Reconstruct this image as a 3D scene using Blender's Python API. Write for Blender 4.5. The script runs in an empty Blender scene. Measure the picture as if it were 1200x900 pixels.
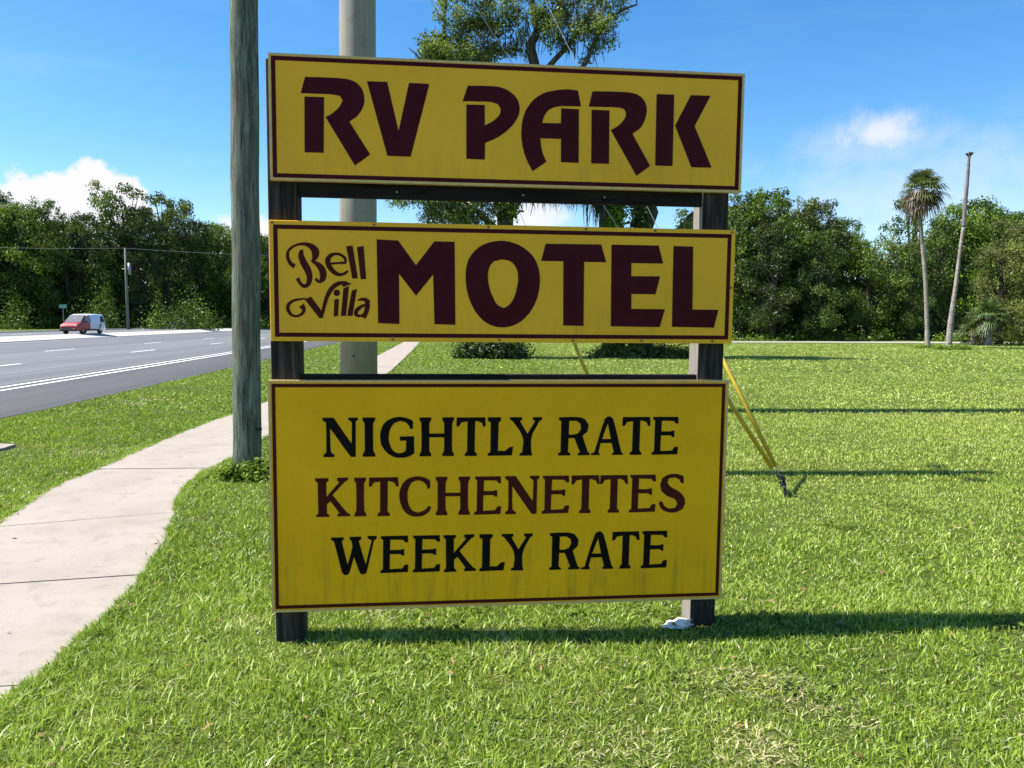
import bpy, bmesh, math, random
import numpy as np
from mathutils import Matrix, Vector

# ------------------------------------------------------------------ camera, sky, sun, exposure
scene = bpy.context.scene
COL = scene.collection
RAD = math.radians
CAM_H, CAM_PITCH, CAM_ROLL, CAM_F = 1.70, RAD(4.66), RAD(0.177), 904.0   # focal length in pixels of a 1200 px wide frame
cam_data = bpy.data.cameras.new('camera')
cam_data.sensor_width = 36.0
cam_data.lens = CAM_F / 1200.0 * 36.0
cam_data.clip_start = 0.05
cam_data.clip_end = 4000.0
cam = bpy.data.objects.new('camera', cam_data)
COL.objects.link(cam)
_f = Vector((0, math.cos(CAM_PITCH), -math.sin(CAM_PITCH)))
_u = Vector((0, math.sin(CAM_PITCH), math.cos(CAM_PITCH)))
_r = Vector((1, 0, 0))
_r2 = math.cos(CAM_ROLL) * _r + math.sin(CAM_ROLL) * _u
_u2 = -math.sin(CAM_ROLL) * _r + math.cos(CAM_ROLL) * _u
cam.matrix_world = Matrix(((_r2.x, _u2.x, -_f.x, 0), (_r2.y, _u2.y, -_f.y, 0), (_r2.z, _u2.z, -_f.z, CAM_H), (0, 0, 0, 1)))
scene.camera = cam

SUN_EL, SHADOW_AZ = RAD(56.0), RAD(1.5)      # shadows fall to the right
sun_data = bpy.data.lights.new('sun', 'SUN')
sun_data.energy = 5.0
sun_data.angle = RAD(0.53)
sun_data.color = (1.0, 0.955, 0.88)
sun = bpy.data.objects.new('sun', sun_data)
COL.objects.link(sun)
_ld = Vector((math.cos(SHADOW_AZ) * math.cos(SUN_EL), math.sin(SHADOW_AZ) * math.cos(SUN_EL), -math.sin(SUN_EL)))
sun.rotation_euler = _ld.to_track_quat('-Z', 'Y').to_euler()
sun.location = (-30, 0, 40)

scene.view_settings.view_transform = 'Standard'
scene.view_settings.look = 'None'
scene.view_settings.gamma = 1.0
scene.view_settings.use_curve_mapping = False
scene.view_settings.exposure = 1.15
scene.cycles.max_bounces = 5
scene.cycles.diffuse_bounces = 3
scene.cycles.glossy_bounces = 2
scene.cycles.transmission_bounces = 3

world = bpy.data.worlds.new('World')
scene.world = world
world.use_nodes = True
wn, wl = world.node_tree.nodes, world.node_tree.links
for n in list(wn):
    wn.remove(n)


def wnode(t, **kw):
    n = wn.new(t)
    for k, v in kw.items():
        setattr(n, k, v)
    return n


def wmath(op, a, b=None, clamp=False):
    n = wnode('ShaderNodeMath', operation=op, use_clamp=clamp)
    for i, v in enumerate((a, b)):
        if v is None:
            continue
        if isinstance(v, (int, float)):
            n.inputs[i].default_value = v
        else:
            wl.new(v, n.inputs[i])
    return n.outputs[0]


w_out = wnode('ShaderNodeOutputWorld')
sky = wnode('ShaderNodeTexSky', sky_type='NISHITA')
sky.sun_disc = False
sky.sun_elevation = SUN_EL
sky.sun_rotation = RAD(-91.5)
sky.altitude = 0.0
sky.air_density = 1.0
sky.dust_density = 0.35
sky.ozone_density = 3.0
bg_sky = wnode('ShaderNodeBackground')
bg_sky.inputs[1].default_value = 0.094
hs = wnode('ShaderNodeHueSaturation')
hs.inputs['Saturation'].default_value = 1.33
hs.inputs['Value'].default_value = 1.0
wl.new(sky.outputs[0], hs.inputs['Color'])
wl.new(hs.outputs[0], bg_sky.inputs[0])
bg_cloud = wnode('ShaderNodeBackground')
bg_cloud.inputs[0].default_value = (0.96, 0.95, 1.0, 1)
bg_cloud.inputs[1].default_value = 0.47
tc = wnode('ShaderNodeTexCoord')
nz = wnode('ShaderNodeTexNoise', noise_dimensions='3D')
nz.inputs['Scale'].default_value = 22.0
nz.inputs['Detail'].default_value = 7.0
nz.inputs['Roughness'].default_value = 0.6
wl.new(tc.outputs['Generated'], nz.inputs['Vector'])
n_puff = wmath('SUBTRACT', nz.outputs[0], 0.5)
# thin high streaks everywhere: noise stretched sideways over the dome
mp = wnode('ShaderNodeMapping')
mp.inputs['Scale'].default_value = (2.2, 2.2, 9.0)
wl.new(tc.outputs['Generated'], mp.inputs[0])
nw = wnode('ShaderNodeTexNoise', noise_dimensions='3D')
nw.inputs['Scale'].default_value = 1.6
nw.inputs['Detail'].default_value = 6.0
nw.inputs['Roughness'].default_value = 0.55
nw.inputs['Distortion'].default_value = 0.5
wl.new(mp.outputs[0], nw.inputs['Vector'])
wisp = wnode('ShaderNodeMapRange', interpolation_type='SMOOTHSTEP')
wisp.inputs[1].default_value = 0.50
wisp.inputs[2].default_value = 0.78
wisp.inputs[4].default_value = 0.08
wl.new(nw.outputs[0], wisp.inputs[0])
mask = wisp.outputs[0]


def px_dir(x, y):
    v = _f + (x - 600) / CAM_F * _r2 - (y - 450) / CAM_F * _u2
    return v.normalized()


def cloud(d, size, flat, opacity, rag, lo=0.35):
    """one cumulus: a soft ragged blob round the direction d of the sky"""
    global mask
    sb = wnode('ShaderNodeVectorMath', operation='SUBTRACT')
    wl.new(tc.outputs['Generated'], sb.inputs[0])
    sb.inputs[1].default_value = d
    sc_ = wnode('ShaderNodeVectorMath', operation='MULTIPLY')
    wl.new(sb.outputs[0], sc_.inputs[0])
    sc_.inputs[1].default_value = (1 / size, 1 / size, 1 / (size * flat))
    ln = wnode('ShaderNodeVectorMath', operation='LENGTH')
    wl.new(sc_.outputs[0], ln.inputs[0])
    r = wmath('SUBTRACT', ln.outputs['Value'], wmath('MULTIPLY', n_puff, rag))
    mr = wnode('ShaderNodeMapRange', interpolation_type='SMOOTHSTEP')
    mr.inputs[1].default_value = 1.0
    mr.inputs[2].default_value = lo
    mr.inputs[3].default_value = 0.0
    mr.inputs[4].default_value = opacity
    wl.new(r, mr.inputs[0])
    mask = wmath('MAXIMUM', mask, mr.outputs[0])


cloud(px_dir(58, 246), 0.064, 0.66, 1.0, 1.5, 0.76)
cloud(px_dir(124, 238), 0.052, 0.84, 1.0, 1.6, 0.76)
cloud(px_dir(300, 290), 0.080, 0.55, 1.0, 1.6, 0.5)
cloud(px_dir(1032, 158), 0.070, 0.44, 0.78, 1.8, 0.0)
cloud(px_dir(1020, 174), 0.130, 0.36, 0.34, 1.6, 0.0)
cloud(px_dir(1080, 228), 0.26, 0.32, 0.36, 1.5, 0.0)
cloud(px_dir(620, 250), 0.070, 0.50, 0.90, 1.6, 0.3)
cloud(px_dir(470, 300), 0.090, 0.50, 0.8, 1.5, 0.3)
_rg = random.Random(4)
for _k in range(9):                            # the same fair-weather clouds go on round the rest of the sky
    _az, _e = RAD(58 + _k * 29 + _rg.uniform(-8, 8)), RAD(_rg.uniform(9, 26))
    cloud(Vector((math.sin(_az) * math.cos(_e), math.cos(_az) * math.cos(_e), math.sin(_e))), _rg.uniform(0.08, 0.16), 0.5, 0.9, 1.6, 0.3)
mixw = wnode('ShaderNodeMixShader')
wl.new(mask, mixw.inputs[0])
wl.new(bg_sky.outputs[0], mixw.inputs[1])
wl.new(bg_cloud.outputs[0], mixw.inputs[2])
wl.new(mixw.outputs[0], w_out.inputs[0])


# ------------------------------------------------------------------ helpers
def tag(o, label=None, cat=None, group=None, kind=None):
    if label:
        o['label'] = label
    if cat:
        o['category'] = cat
    if group:
        o['group'] = group
    if kind:
        o['kind'] = kind
    return o


def link(name, me, mat=None, parent=None):
    o = bpy.data.objects.new(name, me)
    COL.objects.link(o)
    if mat is not None and me is not None and not me.materials:
        me.materials.append(mat)
    if parent is not None:
        o.parent = parent
    return o


def empty(name, loc=(0, 0, 0), rz=0.0):
    o = bpy.data.objects.new(name, None)
    o.empty_display_size = 0.2
    COL.objects.link(o)
    o.location = loc
    o.rotation_euler = (0, 0, rz)
    return o


def copy_tree(o, parent=None):
    c = o.copy()
    COL.objects.link(c)
    c.parent = parent
    for ch in list(o.children):
        copy_tree(ch, c)
    return c


class MB:
    """collects simple shapes, builds ONE mesh"""
    def __init__(self):
        self.v, self.f = [], []

    def add(self, vs, fs):
        b = len(self.v)
        self.v += [tuple(p) for p in vs]
        self.f += [tuple(i + b for i in f) for f in fs]
        return self

    def box(self, x0, x1, y0, y1, z0, z1, bev=0.0):
        if bev <= 0:
            return self.add([(x0, y0, z0), (x1, y0, z0), (x1, y1, z0), (x0, y1, z0), (x0, y0, z1), (x1, y0, z1), (x1, y1, z1), (x0, y1, z1)],
                            [(3, 2, 1, 0), (4, 5, 6, 7), (0, 1, 5, 4), (1, 2, 6, 5), (2, 3, 7, 6), (3, 0, 4, 7)])
        bm = bmesh.new()
        bmesh.ops.create_cube(bm, size=1.0)
        for v in bm.verts:
            v.co = Vector(((x0 + x1) / 2 + v.co.x * (x1 - x0), (y0 + y1) / 2 + v.co.y * (y1 - y0), (z0 + z1) / 2 + v.co.z * (z1 - z0)))
        bmesh.ops.bevel(bm, geom=bm.edges[:], offset=bev, segments=2, affect='EDGES', profile=0.5)
        bm.verts.index_update()
        self.add([v.co[:] for v in bm.verts], [[v.index for v in f.verts] for f in bm.faces])
        bm.free()
        return self

    def tube(self, pts, radii, n=8, cap=True):
        pts = [Vector(p) for p in pts]
        b = len(self.v)
        ref = Vector((0.31, 0.95, 0.05))
        for i, p in enumerate(pts):
            d = (pts[min(i + 1, len(pts) - 1)] - pts[max(i - 1, 0)]).normalized()
            a = d.cross(ref)
            if a.length < 1e-3:
                a = d.cross(Vector((1, 0, 0)))
            a.normalize()
            c = d.cross(a)
            for k in range(n):
                t = 2 * math.pi * k / n
                q = p + (a * math.cos(t) + c * math.sin(t)) * radii[i]
                self.v.append(q[:])
        for i in range(len(pts) - 1):
            for k in range(n):
                k2 = (k + 1) % n
                self.f.append((b + i * n + k, b + i * n + k2, b + (i + 1) * n + k2, b + (i + 1) * n + k))
        if cap:
            self.f.append(tuple(b + k for k in range(n))[::-1])
            self.f.append(tuple(b + (len(pts) - 1) * n + k for k in range(n)))
        return self

    def prism(self, poly, z0, z1):
        n = len(poly)
        return self.add([(x, y, z0) for x, y in poly] + [(x, y, z1) for x, y in poly],
                        [tuple(range(n))[::-1], tuple(range(n, 2 * n))] + [(i, (i + 1) % n, n + (i + 1) % n, n + i) for i in range(n)])

    def mesh(self, name, smooth=False):
        me = bpy.data.meshes.new(name)
        me.from_pydata(self.v, [], self.f)
        if smooth:
            me.polygons.foreach_set('use_smooth', [True] * len(me.polygons))
        me.update()
        return me

    def build(self, name, mat, parent=None, smooth=False):
        return link(name, self.mesh(name, smooth), mat, parent)


def np_mesh(name, V, F, attrs=None, smooth=False):
    """V (n,3), F (m,k): mesh of equal faces; attrs: name -> per-vertex float array"""
    me = bpy.data.meshes.new(name)
    V = np.ascontiguousarray(V, dtype=np.float32)
    F = np.ascontiguousarray(F, dtype=np.int32)
    m, k = F.shape
    me.vertices.add(len(V))
    me.vertices.foreach_set('co', V.ravel())
    me.loops.add(m * k)
    me.loops.foreach_set('vertex_index', F.ravel())
    me.polygons.add(m)
    me.polygons.foreach_set('loop_start', np.arange(0, m * k, k, dtype=np.int32))
    for an, arr in (attrs or {}).items():
        a = me.attributes.new(an, 'FLOAT', 'POINT')
        a.data.foreach_set('value', np.ascontiguousarray(arr, dtype=np.float32))
    me.update(calc_edges=True)
    if smooth:
        me.polygons.foreach_set('use_smooth', np.ones(m, dtype=bool))
    return me


# ------------------------------------------------------------------ materials
class NT:
    def __init__(self, name):
        self.m = bpy.data.materials.new(name)
        self.m.use_nodes = True
        self.t = self.m.node_tree
        self.n, self.l = self.t.nodes, self.t.links
        self.n.clear()
        self.out = self.n.new('ShaderNodeOutputMaterial')

    def node(self, t, ins=None, **kw):
        n = self.n.new(t)
        for k, v in kw.items():
            setattr(n, k, v)
        for k, v in (ins or {}).items():
            self.set(n.inputs[k], v)
        return n

    def set(self, sock, v):
        if isinstance(v, bpy.types.NodeSocket):
            self.l.new(v, sock)
        elif isinstance(v, (tuple, list)) and len(v) == 3 and sock.type == 'RGBA':
            sock.default_value = (*v, 1)
        else:
            sock.default_value = v

    def coord(self, which='Object', scale=(1, 1, 1)):
        tc_ = self.node('ShaderNodeTexCoord')
        mp_ = self.node('ShaderNodeMapping', {'Vector': tc_.outputs[which]})
        mp_.inputs['Scale'].default_value = scale
        return mp_.outputs[0]

    def noise(self, vec, scale, detail=4, rough=0.55, dist=0.0):
        return self.node('ShaderNodeTexNoise', {'Vector': vec, 'Scale': scale, 'Detail': detail, 'Roughness': rough, 'Distortion': dist}).outputs[0]

    def ramp(self, fac, stops):
        r = self.node('ShaderNodeValToRGB', {'Fac': fac})
        e = r.color_ramp.elements
        while len(e) < len(stops):
            e.new(0.5)
        for el, (p, c) in zip(e, stops):
            el.position = p
            el.color = (*c, 1) if len(c) == 3 else c
        return r.outputs[0]

    def mapr(self, v, a, b, c=0.0, d=1.0):
        return self.node('ShaderNodeMapRange', {0: v, 1: a, 2: b, 3: c, 4: d}).outputs[0]

    def mix(self, fac, a, b, mode='MIX'):
        n = self.node('ShaderNodeMix', data_type='RGBA', blend_type=mode)
        self.set(n.inputs[0], fac)
        self.set(n.inputs[6], a)
        self.set(n.inputs[7], b)
        return n.outputs[2]

    def bump(self, h, strength=0.3, dist=0.01):
        return self.node('ShaderNodeBump', {'Height': h, 'Strength': strength, 'Distance': dist}).outputs[0]

    def attr(self, name):
        return self.node('ShaderNodeAttribute', attribute_name=name).outputs['Fac']

    def done(self, color, rough=0.6, normal=None, metal=0.0, spec=0.5, **kw):
        b = self.node('ShaderNodeBsdfPrincipled')
        self.set(b.inputs['Base Color'], color)
        self.set(b.inputs['Roughness'], rough)
        self.set(b.inputs['Metallic'], metal)
        self.set(b.inputs['Specular IOR Level'], spec)
        if normal is not None:
            self.l.new(normal, b.inputs['Normal'])
        for k, v in kw.items():
            self.set(b.inputs[k.replace('_', ' ')], v)
        self.l.new(b.outputs[0], self.out.inputs[0])
        return self.m

    def leafy(self, color, trans=0.35, gloss=0.05, rough=0.45):
        """thin leaf: diffuse on this side, light through from the other, a little wax"""
        d = self.node('ShaderNodeBsdfDiffuse', {'Color': color})
        tcol = self.mix(0.5, color, (0.9, 1.0, 0.25), 'MULTIPLY')
        tcol = self.mix(1.0, tcol, (1.5, 1.5, 1.5), 'MULTIPLY')
        t = self.node('ShaderNodeBsdfTranslucent', {'Color': tcol})
        g = self.node('ShaderNodeBsdfGlossy', {'Color': (0.9, 0.95, 1.0), 'Roughness': rough})
        m1 = self.node('ShaderNodeMixShader', {0: trans, 1: d.outputs[0], 2: t.outputs[0]})
        m2 = self.node('ShaderNodeMixShader', {0: gloss, 1: m1.outputs[0], 2: g.outputs[0]})
        self.l.new(m2.outputs[0], self.out.inputs[0])
        return self.m


def plain(name, c, rough=0.6, metal=0.0, var=0.12, scale=6.0, spec=0.5):
    n = NT(name)
    v = n.noise(n.coord(), scale, 5)
    lo = tuple(x * (1 - var * 2) for x in c)
    hi = tuple(min(1, x * (1 + var)) for x in c)
    return n.done(n.ramp(v, [(0.3, lo), (0.7, hi)]), rough, n.bump(v, 0.15, 0.004), metal, spec)


def mat_ground():
    n = NT('lawn_soil')
    c = n.coord()
    a = n.noise(c, 0.35, 6, 0.6)
    b = n.noise(c, 9.0, 6, 0.7)
    f = n.noise(c, 60.0, 3, 0.7)
    g = n.ramp(b, [(0.30, (0.050, 0.090, 0.010)), (0.5, (0.105, 0.170, 0.018)), (0.72, (0.190, 0.250, 0.036))])
    g = n.mix(0.25, g, (0.36, 0.38, 0.09))
    dry = n.mapr(a, 0.52, 0.72, 0.0, 0.65)
    g = n.mix(dry, g, (0.26, 0.235, 0.10))
    g = n.mix(n.mapr(f, 0.34, 0.54, 0, 0.85), g, (0.034, 0.040, 0.010))
    return n.done(g, 0.95, n.bump(n.node('ShaderNodeMath', {0: b, 1: f}, operation='ADD').outputs[0], 0.7, 0.05), spec=0.1)


def mat_grass():
    n = NT('grass_blades')
    t = n.attr('tint')
    d = n.attr('dry')
    g = n.ramp(t, [(0.0, (0.066, 0.132, 0.009)), (0.4, (0.195, 0.302, 0.018)), (0.75, (0.310, 0.412, 0.034)), (1.0, (0.46, 0.50, 0.12))])
    g = n.mix(n.attr('pale'), g, (0.45, 0.490, 0.105))
    g = n.mix(d, g, (0.50, 0.43, 0.25))
    return n.leafy(g, 0.27, 0.035, 0.5)


def mat_asphalt(name, lo, hi):
    n = NT(name)
    c = n.coord()
    a = n.noise(n.coord(scale=(1.0, 0.05, 1)), 1.1, 5, 0.6)
    b = n.noise(c, 40.0, 4, 0.8)
    e = n.noise(c, 0.25, 5, 0.6)
    col = n.ramp(a, [(0.3, lo), (0.7, hi)])
    col = n.mix(n.mapr(b, 0.35, 0.65, 0, 0.35), col, tuple(x * 1.5 for x in hi))
    col = n.mix(n.mapr(e, 0.4, 0.7, 0, 0.3), col, lo)
    w = n.noise(n.coord(scale=(0.62, 0.004, 1)), 1.0, 3, 0.6)
    col = n.mix(n.mapr(w, 0.48, 0.62, 0, 0.55), col, tuple(x * 0.72 for x in lo))
    k = n.noise(n.coord(scale=(0.5, 0.5, 1)), 3.0, 8, 0.75, 1.2)
    col = n.mix(n.mapr(n.node('ShaderNodeMath', {0: n.node('ShaderNodeMath', {0: k, 1: 0.5}, operation='SUBTRACT').outputs[0]}, operation='ABSOLUTE').outputs[0], 0.006, 0.0, 0, 0.6), col, tuple(x * 0.45 for x in lo))
    return n.done(col, 0.85, n.bump(b, 0.4, 0.006), spec=0.3)


def mat_concrete(name, base, stain, streak=None, scale=1.0, rough=0.9):
    n = NT(name)
    c = n.coord()
    a = n.noise(c, 1.3 * scale, 7, 0.62)
    b = n.noise(c, 5.5 * scale, 6, 0.7)
    f = n.noise(c, 120.0, 3, 0.8)
    col = n.mix(n.mapr(a, 0.40, 0.72, 0, 0.75), base, stain)
    col = n.mix(n.mapr(b, 0.53, 0.74, 0, 0.62), col, tuple(x * 0.60 for x in stain))
    col = n.mix(n.mapr(f, 0.3, 0.7, 0, 0.3), col, tuple(x * 0.78 for x in base))
    if streak:
        s = n.noise(n.coord(scale=streak), 1.0, 6, 0.65, 0.3)
        col = n.mix(n.mapr(s, 0.46, 0.70, 0, 0.55), col, tuple(x * 0.6 for x in stain))
    else:
        k = n.noise(c, 0.9, 9, 0.7, 0.8)
        ab = n.node('ShaderNodeMath', {0: n.node('ShaderNodeMath', {0: k, 1: 0.5}, operation='SUBTRACT').outputs[0]}, operation='ABSOLUTE').outputs[0]
        col = n.mix(n.mapr(ab, 0.0022, 0.0, 0, 0.45), col, tuple(x * 0.35 for x in stain))
        sp = n.noise(c, 26.0, 4, 0.6)
        col = n.mix(n.mapr(sp, 0.66, 0.74, 0, 0.4), col, tuple(x * 0.5 for x in stain))
    return n.done(col, rough, n.bump(n.node('ShaderNodeMath', {0: b, 1: f}, operation='ADD').outputs[0], 0.35, 0.006), spec=0.25)


def mat_paint_line():
    n = NT('road_paint')
    c = n.coord()
    a = n.noise(c, 7.0, 6, 0.75)
    col = n.mix(n.mapr(a, 0.55, 0.72, 0, 0.7), (0.72, 0.72, 0.69), (0.25, 0.25, 0.25))
    return n.done(col, 0.7, spec=0.3)


def mat_wood(name, lo, mid, hi, grain=(14, 14, 0.7), extra=None, rough=0.85, bump=0.6, bdist=0.012, sunlit_side=None):
    n = NT(name)
    c = n.coord(scale=grain)
    a = n.noise(c, 1.6, 8, 0.68, 0.6)
    k = n.noise(n.coord(scale=(grain[0] * 2.4, grain[1] * 2.4, grain[2] * 0.55)), 2.0, 5, 0.6, 0.2)
    p = n.noise(n.coord(), 1.5, 4, 0.6)
    col = n.ramp(a, [(0.34, lo), (0.5, mid), (0.66, hi)])
    if extra:
        col = n.mix(n.mapr(p, 0.42, 0.66, 0, 0.7), col, extra)
    if sunlit_side:                                  # left-facing side painted paler: sunlight put into the wood colour
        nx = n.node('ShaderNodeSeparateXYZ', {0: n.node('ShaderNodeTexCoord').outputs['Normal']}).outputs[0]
        col = n.mix(n.mapr(nx, -0.6, -0.9, 0, 0.85), col, sunlit_side)
    crack = n.mapr(k, 0.60, 0.68, 0, 1)
    col = n.mix(crack, col, tuple(x * 0.25 for x in lo))
    hgt = n.node('ShaderNodeMath', {0: a, 1: crack}, operation='SUBTRACT').outputs[0]
    return n.done(col, rough, n.bump(hgt, bump, bdist), spec=0.2)


def mat_sign(name, base, dirt, streak):
    """painted panel: yellow, a little mottled, with run-off streaks that thicken towards the bottom edge"""
    n = NT(name)
    c = n.coord()
    a = n.noise(c, 2.2, 6, 0.6)
    f = n.noise(c, 45.0, 5, 0.75)
    s = n.noise(n.coord(scale=(16, 1, 1.5)), 1.5, 6, 0.65)
    b = n.noise(c, 9.0, 5, 0.7)
    z = n.node('ShaderNodeSeparateXYZ', {0: n.node('ShaderNodeTexCoord').outputs['Generated']}).outputs[2]
    col = n.mix(n.mapr(a, 0.35, 0.7, 0, 0.8), base, tuple(x * 0.82 for x in base))
    col = n.mix(n.mapr(f, 0.55, 0.75, 0, 0.30), col, dirt)
    low = n.mapr(z, 0.42, 0.0, 0.0, streak)
    st = n.node('ShaderNodeMath', {0: n.mapr(s, 0.46, 0.68, 0, 1), 1: low}, operation='MULTIPLY').outputs[0]
    st2 = n.node('ShaderNodeMath', {0: st, 1: n.mapr(b, 0.3, 0.6, 0.3, 1)}, operation='MULTIPLY').outputs[0]
    col = n.mix(st2, col, dirt)
    return n.done(col, n.mapr(f, 0.3, 0.7, 0.45, 0.6), n.bump(f, 0.08, 0.002), spec=0.14)


def mat_vinyl(name, base, fade):
    n = NT(name)
    a = n.noise(n.coord(), 5.0, 5, 0.65)
    f = n.noise(n.coord(), 90.0, 3, 0.7)
    col = n.mix(n.mapr(a, 0.4, 0.75, 0, 0.6), base, fade)
    return n.done(col, n.mapr(f, 0.3, 0.7, 0.34, 0.5), spec=0.05)


def mat_leaf(name, stops, trans=0.22, gloss=0.018, rnd=0.38):
    n = NT(name)
    t = n.attr('tint')
    col = n.ramp(t, stops)
    r = n.node('ShaderNodeObjectInfo').outputs['Random']
    col = n.node('ShaderNodeHueSaturation', {'Hue': n.mapr(r, 0, 1, 0.485, 0.512), 'Saturation': n.mapr(r, 0, 1, 0.95, 1.1),
                                            'Value': n.mapr(r, 0, 1, 1 - rnd, 1 + rnd), 'Color': col}).outputs[0]
    return n.leafy(col, trans, gloss)


M = {}
M['ground'] = mat_ground()
M['grass'] = mat_grass()
M['asphalt'] = mat_asphalt('road_asphalt', (0.100, 0.100, 0.104), (0.142, 0.142, 0.147))
M['asphalt_dark'] = mat_asphalt('shoulder_asphalt', (0.055, 0.053, 0.053), (0.080, 0.077, 0.077))
M['line'] = mat_paint_line()
M['sidewalk'] = mat_concrete('sidewalk_concrete', (0.322, 0.280, 0.232), (0.250, 0.212, 0.170))
M['kerb'] = mat_concrete('kerb_concrete', (0.42, 0.41, 0.385), (0.36, 0.35, 0.325))
M['pole_concrete'] = mat_concrete('pole_concrete', (0.285, 0.265, 0.212), (0.230, 0.212, 0.165), streak=(9, 9, 0.35), scale=0.7, rough=0.75)
M['dirt_road'] = mat_concrete('pale_lane', (0.36, 0.34, 0.31), (0.31, 0.285, 0.25))
M['wood_pole'] = mat_wood('green_treated_wood', (0.040, 0.052, 0.036), (0.105, 0.132, 0.098), (0.240, 0.270, 0.215), (16, 16, 1.6), (0.125, 0.110, 0.075), 0.85, 0.8, 0.02)
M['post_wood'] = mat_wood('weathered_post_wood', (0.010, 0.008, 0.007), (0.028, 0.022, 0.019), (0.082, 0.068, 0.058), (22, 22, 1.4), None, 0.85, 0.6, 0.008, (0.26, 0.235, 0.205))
M['beam_wood'] = mat_wood('dark_beam_wood', (0.005, 0.004, 0.0035), (0.010, 0.008, 0.007), (0.022, 0.017, 0.015), (1.4, 22, 22), None, 0.85, 0.5, 0.006)
M['yellow_a'] = mat_sign('yellow_panel_paint', (0.950, 0.475, 0.026), (0.50, 0.28, 0.05), 0.40)
M['yellow_b'] = mat_sign('yellow_panel_paint_stained', (0.940, 0.465, 0.006), (0.30, 0.165, 0.025), 0.60)
M['edge'] = plain('panel_edging', (0.64, 0.43, 0.15), 0.5, 0, 0.08, 20)
M['maroon'] = mat_vinyl('maroon_vinyl', (0.058, 0.0058, 0.010), (0.072, 0.010, 0.014))
M['brown'] = mat_vinyl('brown_red_vinyl', (0.066, 0.010, 0.008), (0.085, 0.016, 0.012))
M['black'] = mat_vinyl('black_vinyl', (0.006, 0.0045, 0.0045), (0.018, 0.010, 0.009))
M['screw'] = plain('screw_metal', (0.16, 0.13, 0.10), 0.5, 0.6)
M['screw_pale'] = plain('bright_screw_metal', (0.30, 0.28, 0.25), 0.35, 0.8)
M['steel'] = plain('dull_steel', (0.30, 0.31, 0.32), 0.5, 0.9)
M['rod'] = plain('dark_anchor_steel', (0.05, 0.045, 0.04), 0.7, 0.4)
M['wire'] = plain('wire_strand', (0.16, 0.165, 0.17), 0.7, 0.2)
M['guard'] = plain('yellow_plastic_guard', (0.56, 0.39, 0.03), 0.5, 0, 0.15, 12)
M['litter'] = plain('white_plastic', (0.66, 0.63, 0.58), 0.35, 0, 0.05)
M['bark'] = mat_wood('oak_bark', (0.030, 0.024, 0.018), (0.070, 0.058, 0.046), (0.135, 0.118, 0.098), (5, 5, 1.2), (0.05, 0.06, 0.03), 0.95, 0.9, 0.05)
M['palm_bark'] = mat_wood('palm_bark', (0.17, 0.14, 0.115), (0.30, 0.26, 0.22), (0.42, 0.38, 0.33), (3, 3, 9), (0.20, 0.16, 0.13), 0.95, 0.8, 0.04)
M['snag_wood'] = mat_wood('bare_snag_wood', (0.10, 0.08, 0.085), (0.19, 0.155, 0.165), (0.30, 0.25, 0.26), (5, 5, 1.2), None, 0.9, 0.8, 0.03)
M['leaf_olive'] = mat_leaf('olive_needle_leaves', [(0.0, (0.060, 0.078, 0.018)), (0.5, (0.150, 0.175, 0.042)), (1.0, (0.25, 0.27, 0.075))], 0.3)
M['van_pole'] = mat_concrete('far_pole_concrete', (0.17, 0.19, 0.16), (0.13, 0.15, 0.125), streak=(3, 3, 0.3))
M['dead_leaf'] = mat_leaf('fallen_leaves', [(0.0, (0.10, 0.055, 0.025)), (0.6, (0.24, 0.15, 0.07)), (1.0, (0.36, 0.27, 0.14))], 0.1, 0.02, 0.0)
M['moss'] = mat_leaf('spanish_moss', [(0.0, (0.045, 0.052, 0.034)), (0.6, (0.100, 0.108, 0.078)), (1.0, (0.165, 0.172, 0.130))], 0.25, 0.0, 0.05)
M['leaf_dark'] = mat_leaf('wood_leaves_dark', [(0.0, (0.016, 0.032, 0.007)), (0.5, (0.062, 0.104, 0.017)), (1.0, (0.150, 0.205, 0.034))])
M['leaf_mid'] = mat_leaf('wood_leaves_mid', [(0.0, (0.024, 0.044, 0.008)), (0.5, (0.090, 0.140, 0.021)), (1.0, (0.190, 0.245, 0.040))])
M['leaf_light'] = mat_leaf('wood_leaves_light', [(0.0, (0.045, 0.072, 0.012)), (0.5, (0.130, 0.178, 0.028)), (1.0, (0.225, 0.275, 0.050))])
M['leaf_oak'] = mat_leaf('oak_leaves', [(0.0, (0.040, 0.068, 0.014)), (0.5, (0.120, 0.170, 0.032)), (1.0, (0.23, 0.285, 0.070))], 0.35, 0.02, 0.03)
M['leaf_palm'] = mat_leaf('palm_leaves', [(0.0, (0.085, 0.055, 0.028)), (0.30, (0.12, 0.085, 0.042)), (0.42, (0.050, 0.074, 0.022)), (1.0, (0.120, 0.155, 0.048))], 0.2, 0.03, 0.05)
M['weed'] = mat_leaf('weed_leaves', [(0.0, (0.060, 0.105, 0.012)), (0.5, (0.130, 0.205, 0.024)), (1.0, (0.22, 0.30, 0.05))], 0.3, 0.005, 0.05)

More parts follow.
